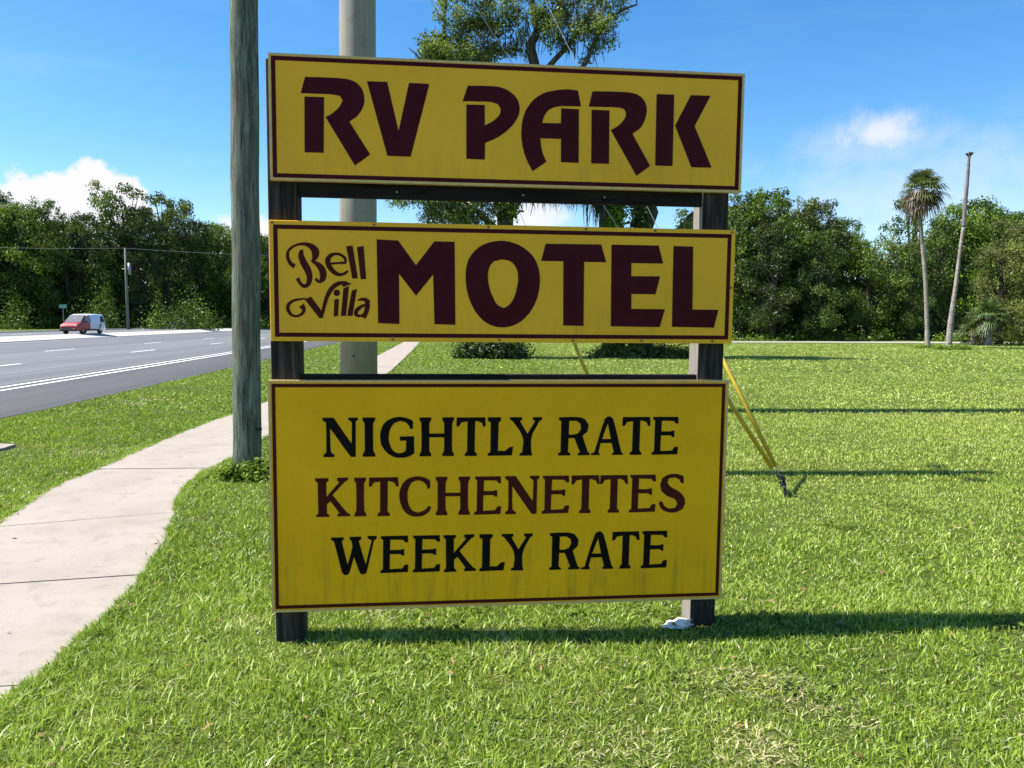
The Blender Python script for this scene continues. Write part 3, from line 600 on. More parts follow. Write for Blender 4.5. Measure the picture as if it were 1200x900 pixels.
  ('B',1,[[[-1056,461],[-1057,459],[-1059,455],[-1062,450],[-1065,444],[-1067,437],[-1068,430],[-1067,423],[-1066,416],[-1064,410],[-1062,403],[-1060,397],[-1058,390],[-1055,384],[-1051,377],[-1048,370],[-1044,364],[-1041,359],[-1039,354],[-1036,349],[-1034,344],[-1032,339],[-1030,334],[-1029,330],[-1028,326],[-1027,321],[-1027,317],[-1027,312],[-1027,308],[-1027,304],[-1028,300],[-1029,298],[-1030,295],[-1032,292],[-1034,290],[-1036,288],[-1037,287],[-1037,287],[-1038,287],[-1040,287],[-1042,288],[-1045,290],[-1047,291],[-1049,292],[-1050,294],[-1052,297],[-1054,299],[-1056,302],[-1058,305],[-1059,308],[-1060,311],[-1061,314],[-1063,318],[-1063,320],[-1064,322],[-1082,313],[-1081,311],[-1080,309],[-1078,306],[-1076,303],[-1074,299],[-1072,296],[-1070,293],[-1068,290],[-1066,287],[-1064,283],[-1061,280],[-1058,277],[-1055,274],[-1051,272],[-1047,270],[-1042,268],[-1037,268],[-1031,269],[-1026,271],[-1021,274],[-1017,277],[-1013,281],[-1009,286],[-1006,291],[-1004,297],[-1002,303],[-1001,309],[-1000,316],[-999,322],[-999,329],[-999,335],[-1000,342],[-1001,349],[-1003,355],[-1005,362],[-1007,369],[-1010,375],[-1014,382],[-1018,389],[-1021,395],[-1024,400],[-1027,405],[-1030,410],[-1032,416],[-1035,421],[-1037,425],[-1038,430],[-1040,433],[-1041,437],[-1042,441],[-1042,446],[-1042,451],[-1043,455],[-1043,459]],[[-1080,386],[-1083,387],[-1086,389],[-1090,391],[-1094,393],[-1097,395],[-1099,397],[-1101,400],[-1104,404],[-1106,408],[-1108,412],[-1109,417],[-1111,421],[-1112,425],[-1112,429],[-1112,433],[-1112,437],[-1112,441],[-1111,445],[-1110,448],[-1107,452],[-1105,455],[-1102,459],[-1098,462],[-1095,465],[-1091,468],[-1086,471],[-1081,473],[-1076,476],[-1071,478],[-1066,479],[-1061,480],[-1056,481],[-1051,481],[-1047,481],[-1042,481],[-1038,480],[-1033,479],[-1029,477],[-1025,476],[-1022,474],[-1018,471],[-1015,469],[-1012,466],[-1009,463],[-1007,460],[-1004,456],[-1003,453],[-1002,451],[-1001,450],[-1001,448],[-1001,447],[-1001,445],[-1000,442],[-1000,440],[-1000,437],[-999,435],[-999,431],[-999,428],[-999,424],[-999,421],[-999,419],[-1000,416],[-1001,413],[-1002,410],[-1004,407],[-1005,405],[-1000,400],[-998,400],[-995,401],[-991,402],[-988,404],[-984,407],[-980,410],[-976,414],[-973,418],[-970,422],[-968,427],[-966,432],[-964,438],[-964,443],[-964,448],[-964,454],[-966,460],[-968,466],[-972,471],[-976,476],[-981,480],[-986,484],[-992,487],[-997,490],[-1003,492],[-1008,494],[-1014,495],[-1020,496],[-1025,497],[-1031,497],[-1036,497],[-1042,497],[-1047,496],[-1053,495],[-1058,494],[-1064,493],[-1069,491],[-1075,489],[-1080,487],[-1086,484],[-1092,481],[-1097,478],[-1102,475],[-1106,472],[-1111,468],[-1115,464],[-1118,460],[-1122,455],[-1124,450],[-1126,445],[-1127,439],[-1128,433],[-1128,428],[-1128,422],[-1127,417],[-1126,412],[-1124,406],[-1122,400],[-1120,395],[-1117,390],[-1114,385],[-1110,380],[-1106,376],[-1101,373],[-1097,370],[-1094,368],[-1092,366]],[[-1004,399],[-1001,397],[-997,394],[-993,391],[-989,388],[-985,384],[-982,381],[-979,378],[-976,373],[-973,369],[-971,365],[-969,361],[-967,357],[-966,354],[-965,350],[-964,347],[-963,343],[-963,339],[-962,336],[-962,333],[-962,330],[-962,327],[-962,325],[-962,322],[-962,321],[-962,319],[-962,317],[-963,315],[-964,313],[-965,311],[-966,310],[-967,309],[-967,309],[-968,309],[-969,309],[-970,309],[-971,310],[-972,311],[-973,313],[-974,315],[-975,317],[-976,320],[-977,321],[-989,314],[-988,312],[-987,310],[-986,308],[-984,305],[-982,303],[-979,300],[-977,298],[-974,297],[-972,296],[-969,295],[-965,294],[-961,295],[-958,295],[-954,297],[-950,298],[-946,300],[-942,303],[-938,307],[-935,312],[-933,316],[-931,321],[-930,327],[-929,332],[-929,338],[-929,344],[-930,349],[-931,355],[-933,361],[-935,368],[-939,374],[-943,379],[-947,384],[-952,389],[-958,393],[-963,397],[-969,400],[-975,402],[-981,404],[-987,405],[-993,405],[-998,406],[-1001,406]]]),
  ('e',1,[[[-926,387],[-920,387],[-912,388],[-902,388],[-892,389],[-882,390],[-874,390],[-866,391],[-858,391],[-850,391],[-842,392],[-836,392],[-832,393],[-833,405],[-837,405],[-843,404],[-850,404],[-858,403],[-866,402],[-874,401],[-883,401],[-893,400],[-903,398],[-912,397],[-920,397],[-926,396]],[[-828,396],[-828,399],[-828,403],[-828,408],[-828,414],[-829,420],[-831,425],[-834,430],[-838,433],[-842,436],[-846,439],[-850,441],[-854,443],[-858,445],[-862,446],[-866,448],[-871,449],[-875,449],[-880,449],[-885,449],[-891,448],[-897,447],[-903,446],[-909,444],[-914,441],[-919,437],[-923,433],[-927,428],[-931,423],[-934,417],[-935,410],[-936,403],[-935,397],[-934,390],[-932,384],[-929,378],[-927,373],[-923,367],[-919,362],[-915,357],[-910,352],[-906,347],[-901,343],[-896,340],[-891,337],[-886,334],[-881,332],[-875,331],[-870,330],[-864,330],[-858,330],[-852,332],[-847,334],[-842,335],[-837,338],[-833,340],[-829,343],[-826,347],[-823,350],[-821,352],[-819,354],[-827,362],[-829,360],[-831,358],[-834,356],[-837,353],[-840,351],[-843,350],[-846,349],[-851,348],[-855,347],[-859,347],[-863,347],[-867,348],[-870,349],[-873,350],[-876,353],[-880,355],[-883,358],[-886,361],[-889,364],[-893,368],[-896,372],[-899,377],[-902,381],[-904,385],[-905,389],[-907,394],[-908,398],[-909,401],[-910,405],[-910,407],[-909,409],[-909,412],[-908,416],[-906,419],[-904,422],[-902,425],[-899,427],[-896,429],[-892,431],[-888,433],[-883,435],[-879,435],[-876,436],[-873,436],[-870,435],[-867,434],[-864,432],[-860,431],[-857,429],[-854,427],[-851,425],[-848,422],[-846,420],[-844,418],[-843,415],[-841,411],[-840,407],[-840,402],[-839,398],[-838,395]]]),
  ('l',1,[[[-830,480],[-798,486],[-773,321],[-801,319]]]),
  ('l',1,[[[-777,477],[-743,485],[-731,318],[-759,316]]]),
  ('V',1,[[[-1068,171],[-1066,169],[-1062,167],[-1059,164],[-1056,162],[-1054,161],[-1053,160],[-1053,159],[-1053,156],[-1054,153],[-1055,149],[-1057,146],[-1060,143],[-1062,141],[-1066,138],[-1070,136],[-1074,134],[-1078,133],[-1082,132],[-1086,132],[-1089,133],[-1093,134],[-1096,136],[-1100,138],[-1102,140],[-1105,143],[-1107,147],[-1109,151],[-1111,155],[-1112,159],[-1113,162],[-1114,166],[-1114,169],[-1114,172],[-1113,175],[-1112,178],[-1111,181],[-1109,184],[-1106,187],[-1103,190],[-1099,193],[-1095,196],[-1090,199],[-1086,201],[-1081,202],[-1075,204],[-1069,205],[-1064,206],[-1059,207],[-1054,208],[-1049,209],[-1044,210],[-1040,210],[-1036,211],[-1034,211],[-1034,219],[-1037,219],[-1040,219],[-1045,219],[-1050,218],[-1055,218],[-1060,217],[-1065,217],[-1071,216],[-1077,216],[-1083,215],[-1089,213],[-1095,211],[-1101,209],[-1106,206],[-1112,203],[-1117,199],[-1121,195],[-1125,191],[-1128,185],[-1130,180],[-1131,175],[-1132,169],[-1132,163],[-1131,158],[-1129,152],[-1126,147],[-1123,142],[-1120,137],[-1116,132],[-1112,129],[-1107,126],[-1102,124],[-1097,122],[-1092,121],[-1087,120],[-1081,120],[-1076,121],[-1070,122],[-1065,124],[-1060,127],[-1054,129],[-1050,132],[-1046,136],[-1042,141],[-1039,145],[-1037,150],[-1035,156],[-1034,162],[-1035,169],[-1037,175],[-1039,180],[-1042,185],[-1044,189],[-1045,191]],[[-1040,213],[-1007,226],[-952,149],[-948,119],[-966,116]],[[-949,123],[-948,129],[-946,136],[-943,144],[-941,153],[-938,163],[-936,172],[-933,180],[-930,190],[-927,199],[-924,208],[-921,217],[-918,225],[-914,232],[-911,238],[-907,244],[-904,250],[-900,255],[-896,260],[-892,264],[-888,269],[-883,273],[-878,276],[-874,279],[-869,282],[-865,284],[-860,286],[-854,287],[-849,288],[-843,289],[-839,290],[-836,291],[-834,291],[-833,292],[-832,292],[-831,292],[-829,292],[-827,302],[-828,303],[-829,303],[-831,304],[-833,305],[-836,306],[-840,306],[-845,306],[-850,306],[-857,306],[-864,305],[-871,304],[-878,302],[-884,299],[-891,295],[-897,290],[-902,286],[-908,280],[-913,275],[-918,269],[-922,262],[-926,255],[-930,248],[-933,240],[-936,232],[-940,224],[-942,214],[-945,204],[-948,195],[-950,185],[-952,176],[-954,167],[-956,157],[-957,147],[-959,139],[-960,131],[-961,126]],[[-868,301],[-831,304],[-803,291],[-825,286],[-845,275],[-852,284]]]),
  ('i',1,[[[-863,247],[-864,240],[-867,235],[-873,231],[-879,230],[-885,231],[-891,234],[-894,240],[-895,246],[-894,253],[-891,258],[-885,262],[-879,263],[-873,262],[-868,258],[-864,253]],[[-892,212],[-869,217],[-874,130],[-896,127]]]),
  ('l',1,[[[-846,270],[-818,282],[-834,130],[-860,130]]]),
  ('l',1,[[[-804,259],[-778,267],[-802,130],[-829,130]]]),
  ('a',1,[[[-774,206],[-772,206],[-769,207],[-765,208],[-761,208],[-757,208],[-754,208],[-750,207],[-746,205],[-740,203],[-736,202],[-731,200],[-728,199],[-723,221],[-726,221],[-731,222],[-736,223],[-742,223],[-748,223],[-754,223],[-759,222],[-764,220],[-768,218],[-772,215],[-775,214],[-777,213]],[[-737,215],[-737,209],[-738,202],[-738,193],[-739,184],[-740,175],[-741,168],[-743,160],[-746,152],[-748,144],[-751,136],[-754,130],[-756,125],[-737,116],[-735,121],[-731,127],[-727,135],[-723,144],[-720,153],[-717,162],[-715,172],[-714,182],[-714,192],[-714,201],[-714,209],[-714,214]],[[-732,194],[-736,193],[-740,192],[-746,191],[-752,189],[-758,187],[-764,184],[-769,181],[-774,178],[-779,174],[-784,170],[-788,165],[-791,161],[-793,155],[-794,150],[-795,145],[-794,140],[-792,135],[-789,130],[-785,127],[-780,125],[-775,124],[-770,123],[-765,124],[-761,125],[-756,127],[-752,130],[-748,134],[-745,137],[-742,140],[-740,142],[-744,147],[-747,146],[-750,143],[-754,141],[-757,139],[-761,137],[-763,137],[-765,137],[-768,138],[-771,139],[-773,141],[-775,142],[-775,142],[-775,143],[-775,144],[-775,145],[-774,147],[-774,149],[-773,150],[-772,153],[-769,156],[-766,159],[-762,163],[-758,167],[-755,170],[-751,173],[-746,176],[-741,180],[-737,183],[-733,186],[-730,188]]]),
 ],
}


# ------------------------------------------------------------------ the setting: ground, roads, sidewalk
ROAD_A = RAD(5.8)                      # the highway runs away, a little to the left
CA, SA = math.cos(ROAD_A), math.sin(ROAD_A)
FAR_Z = 0.34                           # the far carriageway and the wood beyond lie a step higher


def rf(o, s):
    """road frame (offset to the right, distance along) -> world x, y"""
    return (o * CA - s * SA, o * SA + s * CA)


def at_px(px, y):
    """world x of a thing seen at photo column px and standing y metres away"""
    return (px - 600) / CAM_F * y


def value_noise(x, y, scale, seed):
    r = np.random.default_rng(seed).random((256, 256))
    X, Y = np.asarray(x) / scale + 400.0, np.asarray(y) / scale + 400.0
    xi, yi = np.floor(X).astype(int), np.floor(Y).astype(int)
    fx, fy = X - xi, Y - yi
    fx, fy = fx * fx * (3 - 2 * fx), fy * fy * (3 - 2 * fy)
    g = lambda a, b: r[a % 256, b % 256]
    return (g(xi, yi) * (1 - fx) + g(xi + 1, yi) * fx) * (1 - fy) + (g(xi, yi + 1) * (1 - fx) + g(xi + 1, yi + 1) * fx) * fy


gb = MB()
oc = [-900, -400, -200, -120, -80, -60, -45, -33.5, -31.5, -20, -7.2, 0, 10, 25, 50, 100, 200, 400, 900]
sc = [-300, -60, -20, 0, 10, 20, 40, 70, 110, 160, 240, 400, 700, 1500]
gv = [(o, s, FAR_Z if o < -33 else 0.0) for s in sc for o in oc]
no = len(oc)
gb.add(gv, [(j * no + i, j * no + i + 1, (j + 1) * no + i + 1, (j + 1) * no + i) for j in range(len(sc) - 1) for i in range(no - 1)])
ground = tag(gb.build('ground', M['ground']), kind='structure')
ground.rotation_euler.z = ROAD_A


def strip(name, o0, o1, s0, s1, z, mat, parent=None):
    b = MB()
    k = max(1, int((s1 - s0) / 40))
    for i in range(k):
        a, c = s0 + (s1 - s0) * i / k, s0 + (s1 - s0) * (i + 1) / k
        b.add([(o0, a, z), (o1, a, z), (o1, c, z), (o0, c, z)], [(0, 1, 2, 3)])
    return b.build(name, mat, parent)


road = tag(strip('road', -31.45, -11.05, -200, 1400, 0.008, M['asphalt']), kind='structure')
road.rotation_euler.z = ROAD_A
shoulder = MB()                        # the shoulder's outer edge is frayed where the turf creeps over it
ss_ = np.arange(-60, 300, 0.5)
oe = -7.35 + 0.16 * (value_noise(ss_, ss_ * 0, 1.2, 3) - 0.5) + 0.3 * (value_noise(ss_, ss_ * 0, 7, 4) - 0.5)
shoulder.add([(-11.05, s, 0.006) for s in ss_] + [(o, s, 0.006) for o, s in zip(oe, ss_)],
             [(i, len(ss_) + i, len(ss_) + i + 1, i + 1) for i in range(len(ss_) - 1)])
sho = tag(shoulder.build('road_shoulder', M['asphalt_dark']), kind='structure')
sho.rotation_euler.z = ROAD_A
for oo in (-10.30, -10.78):
    strip('edge_line', oo - 0.07, oo + 0.07, -60, 500, 0.012, M['line'], road if False else sho)
for oo, s0 in ((-15.8, 42.3), (-20.8, 43.8)):
    for k in range(-3, 9):
        strip('lane_dash', oo - 0.08, oo + 0.08, s0 + k * 14.4, s0 + k * 14.4 + 3.5, 0.012, M['line'], road)
mk = MB()
mk.add([(o, s, z) for s in (-120, 900) for o, z in ((-31.42, -0.05), (-31.42, 0.06), (-33.3, 0.375), (-33.5, 0.375), (-33.5, -0.05))],
       [(0, 1, 2, 3, 4), (9, 8, 7, 6, 5)] + [(k, 5 + k, 5 + (k + 1) % 5, (k + 1) % 5) for k in range(5)])
median = tag(mk.build('median_kerb', M['kerb']), kind='structure')
median.rotation_euler.z = ROAD_A
far_road = tag(strip('far_road', -44.0, -33.45, -200, 1400, FAR_Z + 0.008, M['asphalt']), kind='structure')
far_road.rotation_euler.z = ROAD_A
fk = MB()
fk.box(-44.35, -43.95, -120, 900, 0.2, FAR_Z + 0.13, 0.03)
fko = tag(fk.build('far_kerb', M['kerb']), kind='structure')
fko.rotation_euler.z = ROAD_A
for k in range(-2, 12):
    strip('lane_dash', -38.2, -38.0, 60 + k * 14.4, 63.5 + k * 14.4, FAR_Z + 0.012, M['line'], far_road)

# pale lane along the edge of the right-hand wood
lane = MB()
lx = np.linspace(-14, 75, 60)
lane.add([(x, 64.0 + 0.012 * (x - 28) ** 2 * 0.05 + 0.25 * math.sin(x * 0.3), 0.006) for x in lx] + [(x, 67.6 + 0.012 * (x - 28) ** 2 * 0.05 + 0.3 * math.sin(x * 0.23), 0.006) for x in lx],
         [(i, i + 1, len(lx) + i + 1, len(lx) + i) for i in range(len(lx) - 1)])
tag(lane.build('dirt_lane', M['dirt_road']), kind='structure')

SWL = np.array([(-6, -3.9), (0, -3.9), (3, -3.95), (4.5, -4.05), (5.5, -4.18), (6.35, -4.29), (7.25, -4.56), (7.91, -4.69), (8.74, -4.72), (10.39, -4.89), (12.56, -5.04), (16.05, -5.09), (24, -5.45), (37.4, -6.51), (60.3, -8.54), (160, -18.7)])
SWR = np.array([(-6, -2.15), (0, -2.15), (3.16, -2.18), (3.7, -2.22), (4.23, -2.27), (4.79, -2.36), (5.4, -2.50), (6.0, -2.69), (6.62, -2.91), (7.15, -3.11), (7.68, -3.26), (8.44, -3.40), (9.03, -3.37), (10.7, -3.55), (11.27, -3.58), (24.36, -3.95), (37.4, -5.1), (60.3, -7.22), (160, -17.3)])
swl = lambda y: np.interp(y, SWL[:, 0], SWL[:, 1])
swr = lambda y: np.interp(y, SWR[:, 0], SWR[:, 1])
sidewalk = tag(empty('sidewalk'), kind='structure')
joints = [(-4.2, -4.2), (-2.7, -2.7), (-1.2, -1.15), (0.3, 0.38), (1.75, 1.9), (3.25, 3.45), (4.62, 5.01), (6.14, 6.68), (7.64, 7.80), (8.63, 8.72), (10.27, 10.33), (11.86, 11.97)]
while joints[-1][0] < 30:
    joints.append((joints[-1][0] + 1.62, joints[-1][1] + 1.62))
joints += [(45, 45), (70, 70), (110, 110), (155, 155)]
rs = random.Random(3)
for (l0, r0), (l1, r1) in zip(joints[:-1], joints[1:]):
    g = 0.005
    n = 14
    L = [(float(swl(y)) + 0.008 * rs.uniform(-1, 1), y) for y in np.linspace(l0 + g, l1 - g, n)]
    R = [(float(swr(y)) + 0.010 * rs.uniform(-1, 1), y) for y in np.linspace(r0 + g, r1 - g, n)]
    zt = 0.016 + rs.uniform(-0.003, 0.003)
    MB().prism([L[0]] + R + L[:0:-1], -0.05, zt).build('slab', M['sidewalk'], sidewalk)

padpoly = [(-4.95, 10.05), (-6.0, 10.0), (-7.1, 9.95), (-7.1, 10.75), (-6.4, 10.72)]
pad = MB().prism([(-6.68, 9.75), (-6.62, 9.95), (-6.66, 10.25), (-7.6, 10.4), (-7.6, 9.6)], -0.05, 0.035).build('concrete_pad', M['sidewalk'])
tag(pad, 'small pale concrete pad in the grass verge between sidewalk and highway', 'concrete pad')


# ------------------------------------------------------------------ vegetation makers
def kites(rng, C, size, up=0.25, outward=None, tint=None, aspect=0.55):
    """one leaf (a kite of 2 triangles) at every point of C"""
    n = len(C)
    nrm = rng.normal(size=(n, 3))
    nrm /= np.linalg.norm(nrm, axis=1)[:, None]
    if outward is not None:
        nrm = nrm * 0.8 + outward * 0.55
    nrm[:, 2] += up
    nrm /= np.linalg.norm(nrm, axis=1)[:, None] + 1e-9
    a = np.cross(nrm, rng.normal(size=(n, 3)))
    a /= np.linalg.norm(a, axis=1)[:, None] + 1e-9
    b = np.cross(nrm, a)
    s = (size * rng.uniform(0.6, 1.35, n))[:, None]
    V = np.empty((n, 4, 3))
    V[:, 0] = C - a * s * 0.5
    V[:, 1] = C + b * s * aspect * 0.5 - a * s * 0.05 + nrm * s * 0.08
    V[:, 2] = C + a * s * 0.5 - nrm * s * 0.05
    V[:, 3] = C - b * s * aspect * 0.5 - a * s * 0.05 + nrm * s * 0.08
    F = np.arange(n * 4).reshape(n, 4)
    t = rng.uniform(0, 1, n) if tint is None else tint
    return V.reshape(-1, 3), F, np.repeat(t, 4)


def clump_leaves(rng, clumps, n_total, size, flat=0.75, up=0.25, aspect=0.55):
    cl = np.array(clumps, float)
    w = cl[:, 3] ** 2
    idx = rng.choice(len(cl), n_total, p=w / w.sum())
    d = rng.normal(size=(n_total, 3))
    d /= np.linalg.norm(d, axis=1)[:, None]
    rr = cl[idx, 3] * rng.random(n_total) ** 0.45 * rng.uniform(0.75, 1.25, n_total)
    off = d * rr[:, None]
    off[:, 2] *= flat
    off[:, 2] -= 0.12 * rr * (np.hypot(d[:, 0], d[:, 1]))
    ct = rng.uniform(0.15, 0.85, len(cl))
    tint = np.clip(ct[idx] + rng.normal(0, 0.2, n_total), 0, 1)
    return kites(rng, cl[idx, :3] + off, size, up, d, tint, aspect)


def wood_tree(seed, H, R, zb, ncl, nleaf, leaf, mat, name, shape='round'):
    """a tree of the wood: tapered trunk with limbs, crown of leaf clumps with an uneven outline"""
    rng = np.random.default_rng(seed)
    root = empty(name)
    cl = []
    ph = rng.uniform(0, 6.28, 4)
    for i in range(ncl):
        t = (i + rng.random()) / ncl
        z = zb + (H - zb) * t
        if shape == 'round':
            prof = math.sin(math.pi * min(1, 0.16 + 0.80 * t)) ** 0.6
        elif shape == 'tall':
            prof = (0.55 + 0.45 * math.sin(t * 7 + ph[3])) * (1 - 0.35 * t) + 0.15
        else:
            prof = 0.62 + 0.9 * t - 1.15 * t ** 2.0
        a = rng.uniform(0, 2 * math.pi)
        lob = 1 + 0.28 * math.sin(2 * a + ph[0] + 3 * t) + 0.18 * math.sin(5 * a + ph[1] + 7 * t)
        rr = R * prof * lob * rng.random() ** 0.4
        cr = R * rng.uniform(0.14, 0.30) * (1.0 if t < 0.85 else 0.75)
        cl.append((rr * math.cos(a), rr * math.sin(a), min(z, H - cr * 0.5), cr))
    b = MB()
    r0 = 0.026 * H
    lean = rng.normal(0, 0.03 * H, 2)
    tp = [(0, 0, -0.3)] + [(lean[0] * (k / 6) ** 1.5 + rng.normal(0, 0.08), lean[1] * (k / 6) ** 1.5 + rng.normal(0, 0.08), H * 0.86 * k / 6) for k in range(1, 7)]
    b.tube(tp, [r0 * 1.35, r0, r0 * 0.9, r0 * 0.75, r0 * 0.55, r0 * 0.36, r0 * 0.12], 8)
    for c in cl[::3]:
        z0 = max(0.12 * H, c[2] * 0.62)
        k = min(5, int(z0 / (H * 0.86) * 6))
        p0 = Vector(tp[k]).lerp(Vector(tp[k + 1]), z0 / (H * 0.86) * 6 - k)
        p2 = Vector(c[:3])
        p1 = p0.lerp(p2, 0.5) + Vector((0, 0, -0.06 * H * 0.5))
        b.tube([p0, p1, p2], [r0 * 0.34, r0 * 0.22, r0 * 0.05], 5, False)
    b.build('trunk', M['bark'], root, True)
    V, F, t = clump_leaves(rng, cl, nleaf, leaf)
    link('crown', np_mesh('crown', V, F, {'tint': t}), M[mat], root)
    return root


def mound_stuff(name, mounds, n_per_m2, leaf, mat, seed, up=0.3, aspect=0.55):
    """leafy mounds: (x, y, base z, radius, height)"""
    rng = np.random.default_rng(seed)
    P, T, O = [], [], []
    for (x, y, z, r, h) in mounds:
        n = int(n_per_m2 * (r * r * 3 + r * h * 4))
        a = rng.uniform(0, 2 * np.pi, n)
        e = np.arcsin(rng.uniform(0, 1, n))
        q = rng.random(n) ** 0.3 * rng.uniform(0.7, 1.2, n) * (1 + 0.25 * np.sin(3 * a + x) + 0.15 * np.sin(7 * a + y + 4 * e))
        d = np.stack([np.cos(a) * np.cos(e), np.sin(a) * np.cos(e), np.sin(e)], 1)
        P.append(np.stack([x + d[:, 0] * r * q, y + d[:, 1] * r * q, z + d[:, 2] * h * q + 0.02], 1))
        O.append(d)
        T.append(np.clip(rng.uniform(0.2, 0.8) + rng.normal(0, 0.2, n), 0, 1))
    V, F, t = kites(rng, np.concatenate(P), leaf, up, np.concatenate(O), np.concatenate(T), aspect)
    return link(name, np_mesh(name, V, F, {'tint': t}), M[mat])


# prototypes, each used as the first tree of its kind
PROTO = {
    'broad': wood_tree(11, 14.0, 4.8, 2.6, 120, 16000, 0.28, 'leaf_dark', 'broadleaf_tree'),
    'full': wood_tree(12, 14.0, 5.0, 2.0, 130, 17000, 0.27, 'leaf_mid', 'broadleaf_tree'),
    'tall': wood_tree(13, 14.0, 3.4, 1.5, 80, 9500, 0.26, 'leaf_mid', 'broadleaf_tree', 'tall'),
    'cone': wood_tree(14, 14.0, 4.6, 1.6, 125, 16000, 0.26, 'leaf_dark', 'broadleaf_tree', 'cone'),
    'pale': wood_tree(15, 14.0, 4.4, 0.4, 125, 16000, 0.24, 'leaf_light', 'broadleaf_tree', 'cone'),
    'olive': wood_tree(17, 14.0, 4.4, 0.3, 150, 20000, 0.20, 'leaf_olive', 'broadleaf_tree', 'cone'),
    'open': wood_tree(16, 14.0, 4.4, 4.0, 60, 6500, 0.26, 'leaf_dark', 'broadleaf_tree'),
}
_used = set()
rt = random.Random(8)


def plant(kind, px, top, depth, wide, label, group, z=0.0, name=None):
    """a tree standing depth metres away in column px whose crown reaches up to photo row top"""
    h = CAM_H + (376.5 - top + (px - 600) * 0.003) / CAM_F * depth - z
    if kind in _used:
        o = copy_tree(PROTO[kind])
    else:
        o = PROTO[kind]
        _used.add(kind)
    s = h / 14.0
    o.location = (at_px(px, depth), depth, z)
    o.scale = (s * wide, s * wide, s)
    o.rotation_euler.z = rt.uniform(0, 6.28)
    tag(o, label, 'tree', group)
    return o


ORD = ['leftmost', 'second', 'third', 'fourth', 'fifth', 'sixth', 'seventh', 'eighth', 'ninth', 'tenth', 'eleventh', 'twelfth', 'thirteenth', 'fourteenth', 'fifteenth']


def front_row(rows, where, group, z, edge='left'):
    """the trees one can tell apart along the front of a wood, named by their order"""
    seen = 0
    for (kind, px, top, d, wd) in sorted(rows, key=lambda r: r[1]):
        if not -20 < px < 1212:
            plant(kind, px, top, d, wd, 'dark tree cut off by the edge of the picture, in ' + where, group, z)
            continue
        o_ = ORD[seen] + (' dark tree' if seen == 0 else ' dark tree from the left')
        plant(kind, px, top, d, wd, o_ + ' along the front of ' + where, group, z)
        seen += 1


LW, LG = 'dark tree in the second row of the dense wood across the highway', 'trees of the wood across the highway'
front_row([
        ('full', -45, 232, 116, 1.0), ('broad', -12, 226, 118, 0.95), ('full', 22, 240, 116, 0.85), ('broad', 48, 246, 121, 0.9), ('open', 60, 236, 122, 0.8),
        ('full', 82, 262, 120, 0.95), ('broad', 104, 252, 124, 0.8),
        ('cone', 212, 236, 142, 0.75), ('broad', 236, 262, 146, 0.9), ('full', 262, 264, 150, 0.9), ('broad', 292, 268, 156, 0.95), ('cone', 322, 276, 160, 1.0)], 'the wood across the highway', LG, FAR_Z)
for (kind, px, top, d, wd) in [
        ('broad', 0, 244, 126, 1.0), ('full', 40, 262, 128, 1.0), ('cone', 90, 268, 134, 1.0), ('broad', 130, 262, 140, 1.0), ('full', 176, 262, 150, 1.0), ('broad', 250, 278, 166, 1.0), ('full', 305, 284, 172, 1.0)]:
    plant(kind, px, top, d, wd, LW, LG, FAR_Z)
plant('open', 8, 226, 118, 0.6, 'slender tree with a tufted top at the far left above the wood', LG, FAR_Z)
plant('tall', 146, 219, 128, 0.95, 'tallest tree of the left wood, straight behind the slim utility pole', LG, FAR_Z)
plant('tall', 196, 230, 134, 0.95, 'tall tree with flat tiered top right of the tallest one in the left wood', LG, FAR_Z)
plant('cone', 166, 244, 126, 0.80, 'vine-hung dark tree right behind the slim utility pole across the highway', LG, FAR_Z)
plant('pale', 122, 290, 121, 0.55, 'lighter green vine-covered tree left of the slim utility pole', LG, FAR_Z)

CW, CG = 'dark tree far off in the wood straight behind the motel sign', 'trees behind the motel sign'
for (kind, px, top, d, wd) in [('full', 352, 286, 168, 1.0), ('broad', 392, 292, 160, 1.0), ('full', 432, 296, 150, 1.1), ('broad', 478, 298, 140, 1.1), ('full', 528, 300, 128, 1.1),
                              ('broad', 580, 300, 118, 1.1), ('full', 632, 298, 110, 1.1), ('cone', 684, 292, 102, 1.1), ('broad', 736, 285, 96, 1.1), ('full', 785, 278, 90, 1.0)]:
    plant(kind, px, top, d, wd, CW, CG)

RW, RG = 'dark tree in the second row of the wood behind the pale lane', 'trees of the wood behind the lawn'
front_row([
        ('broad', 832, 240, 80, 1.0), ('cone', 866, 229, 76, 0.85), ('broad', 893, 225, 75, 0.80), ('full', 926, 234, 78, 0.85), ('broad', 952, 238, 77, 0.75),
        ('cone', 905, 262, 72, 0.9), ('cone', 958, 272, 71, 0.9), ('broad', 982, 258, 79, 0.7),
        ('full', 1118, 242, 82, 0.8), ('broad', 1140, 236, 84, 0.8), ('cone', 1092, 258, 76, 0.8), ('broad', 1168, 252, 80, 0.9), ('full', 1196, 250, 82, 1.0), ('broad', 1236, 244, 80, 1.0), ('full', 1275, 240, 78, 1.0)], 'the wood behind the lawn', RG, 0.0)
for (kind, px, top, d, wd) in [
        ('broad', 880, 256, 90, 1.0), ('full', 940, 262, 92, 1.0), ('broad', 1000, 290, 94, 1.2), ('full', 1050, 292, 92, 1.2), ('broad', 1110, 268, 94, 1.1), ('full', 1170, 264, 96, 1.1)]:
    plant(kind, px, top, d, wd, RW, RG)
plant('full', 1016, 282, 74, 1.05, 'low rounded dense tree left of the cabbage palm at the wood edge', RG)
plant('open', 1058, 234, 84, 0.85, 'open-crowned tree rising behind the head of the cabbage palm', RG)
plant('cone', 1066, 285, 73, 0.75, 'dark tree directly behind the pale trunk of the cabbage palm', RG)
plant('olive', 1170, 258, 60, 0.95, 'feathery yellow-green tree at the right edge beside the palm snag', RG)
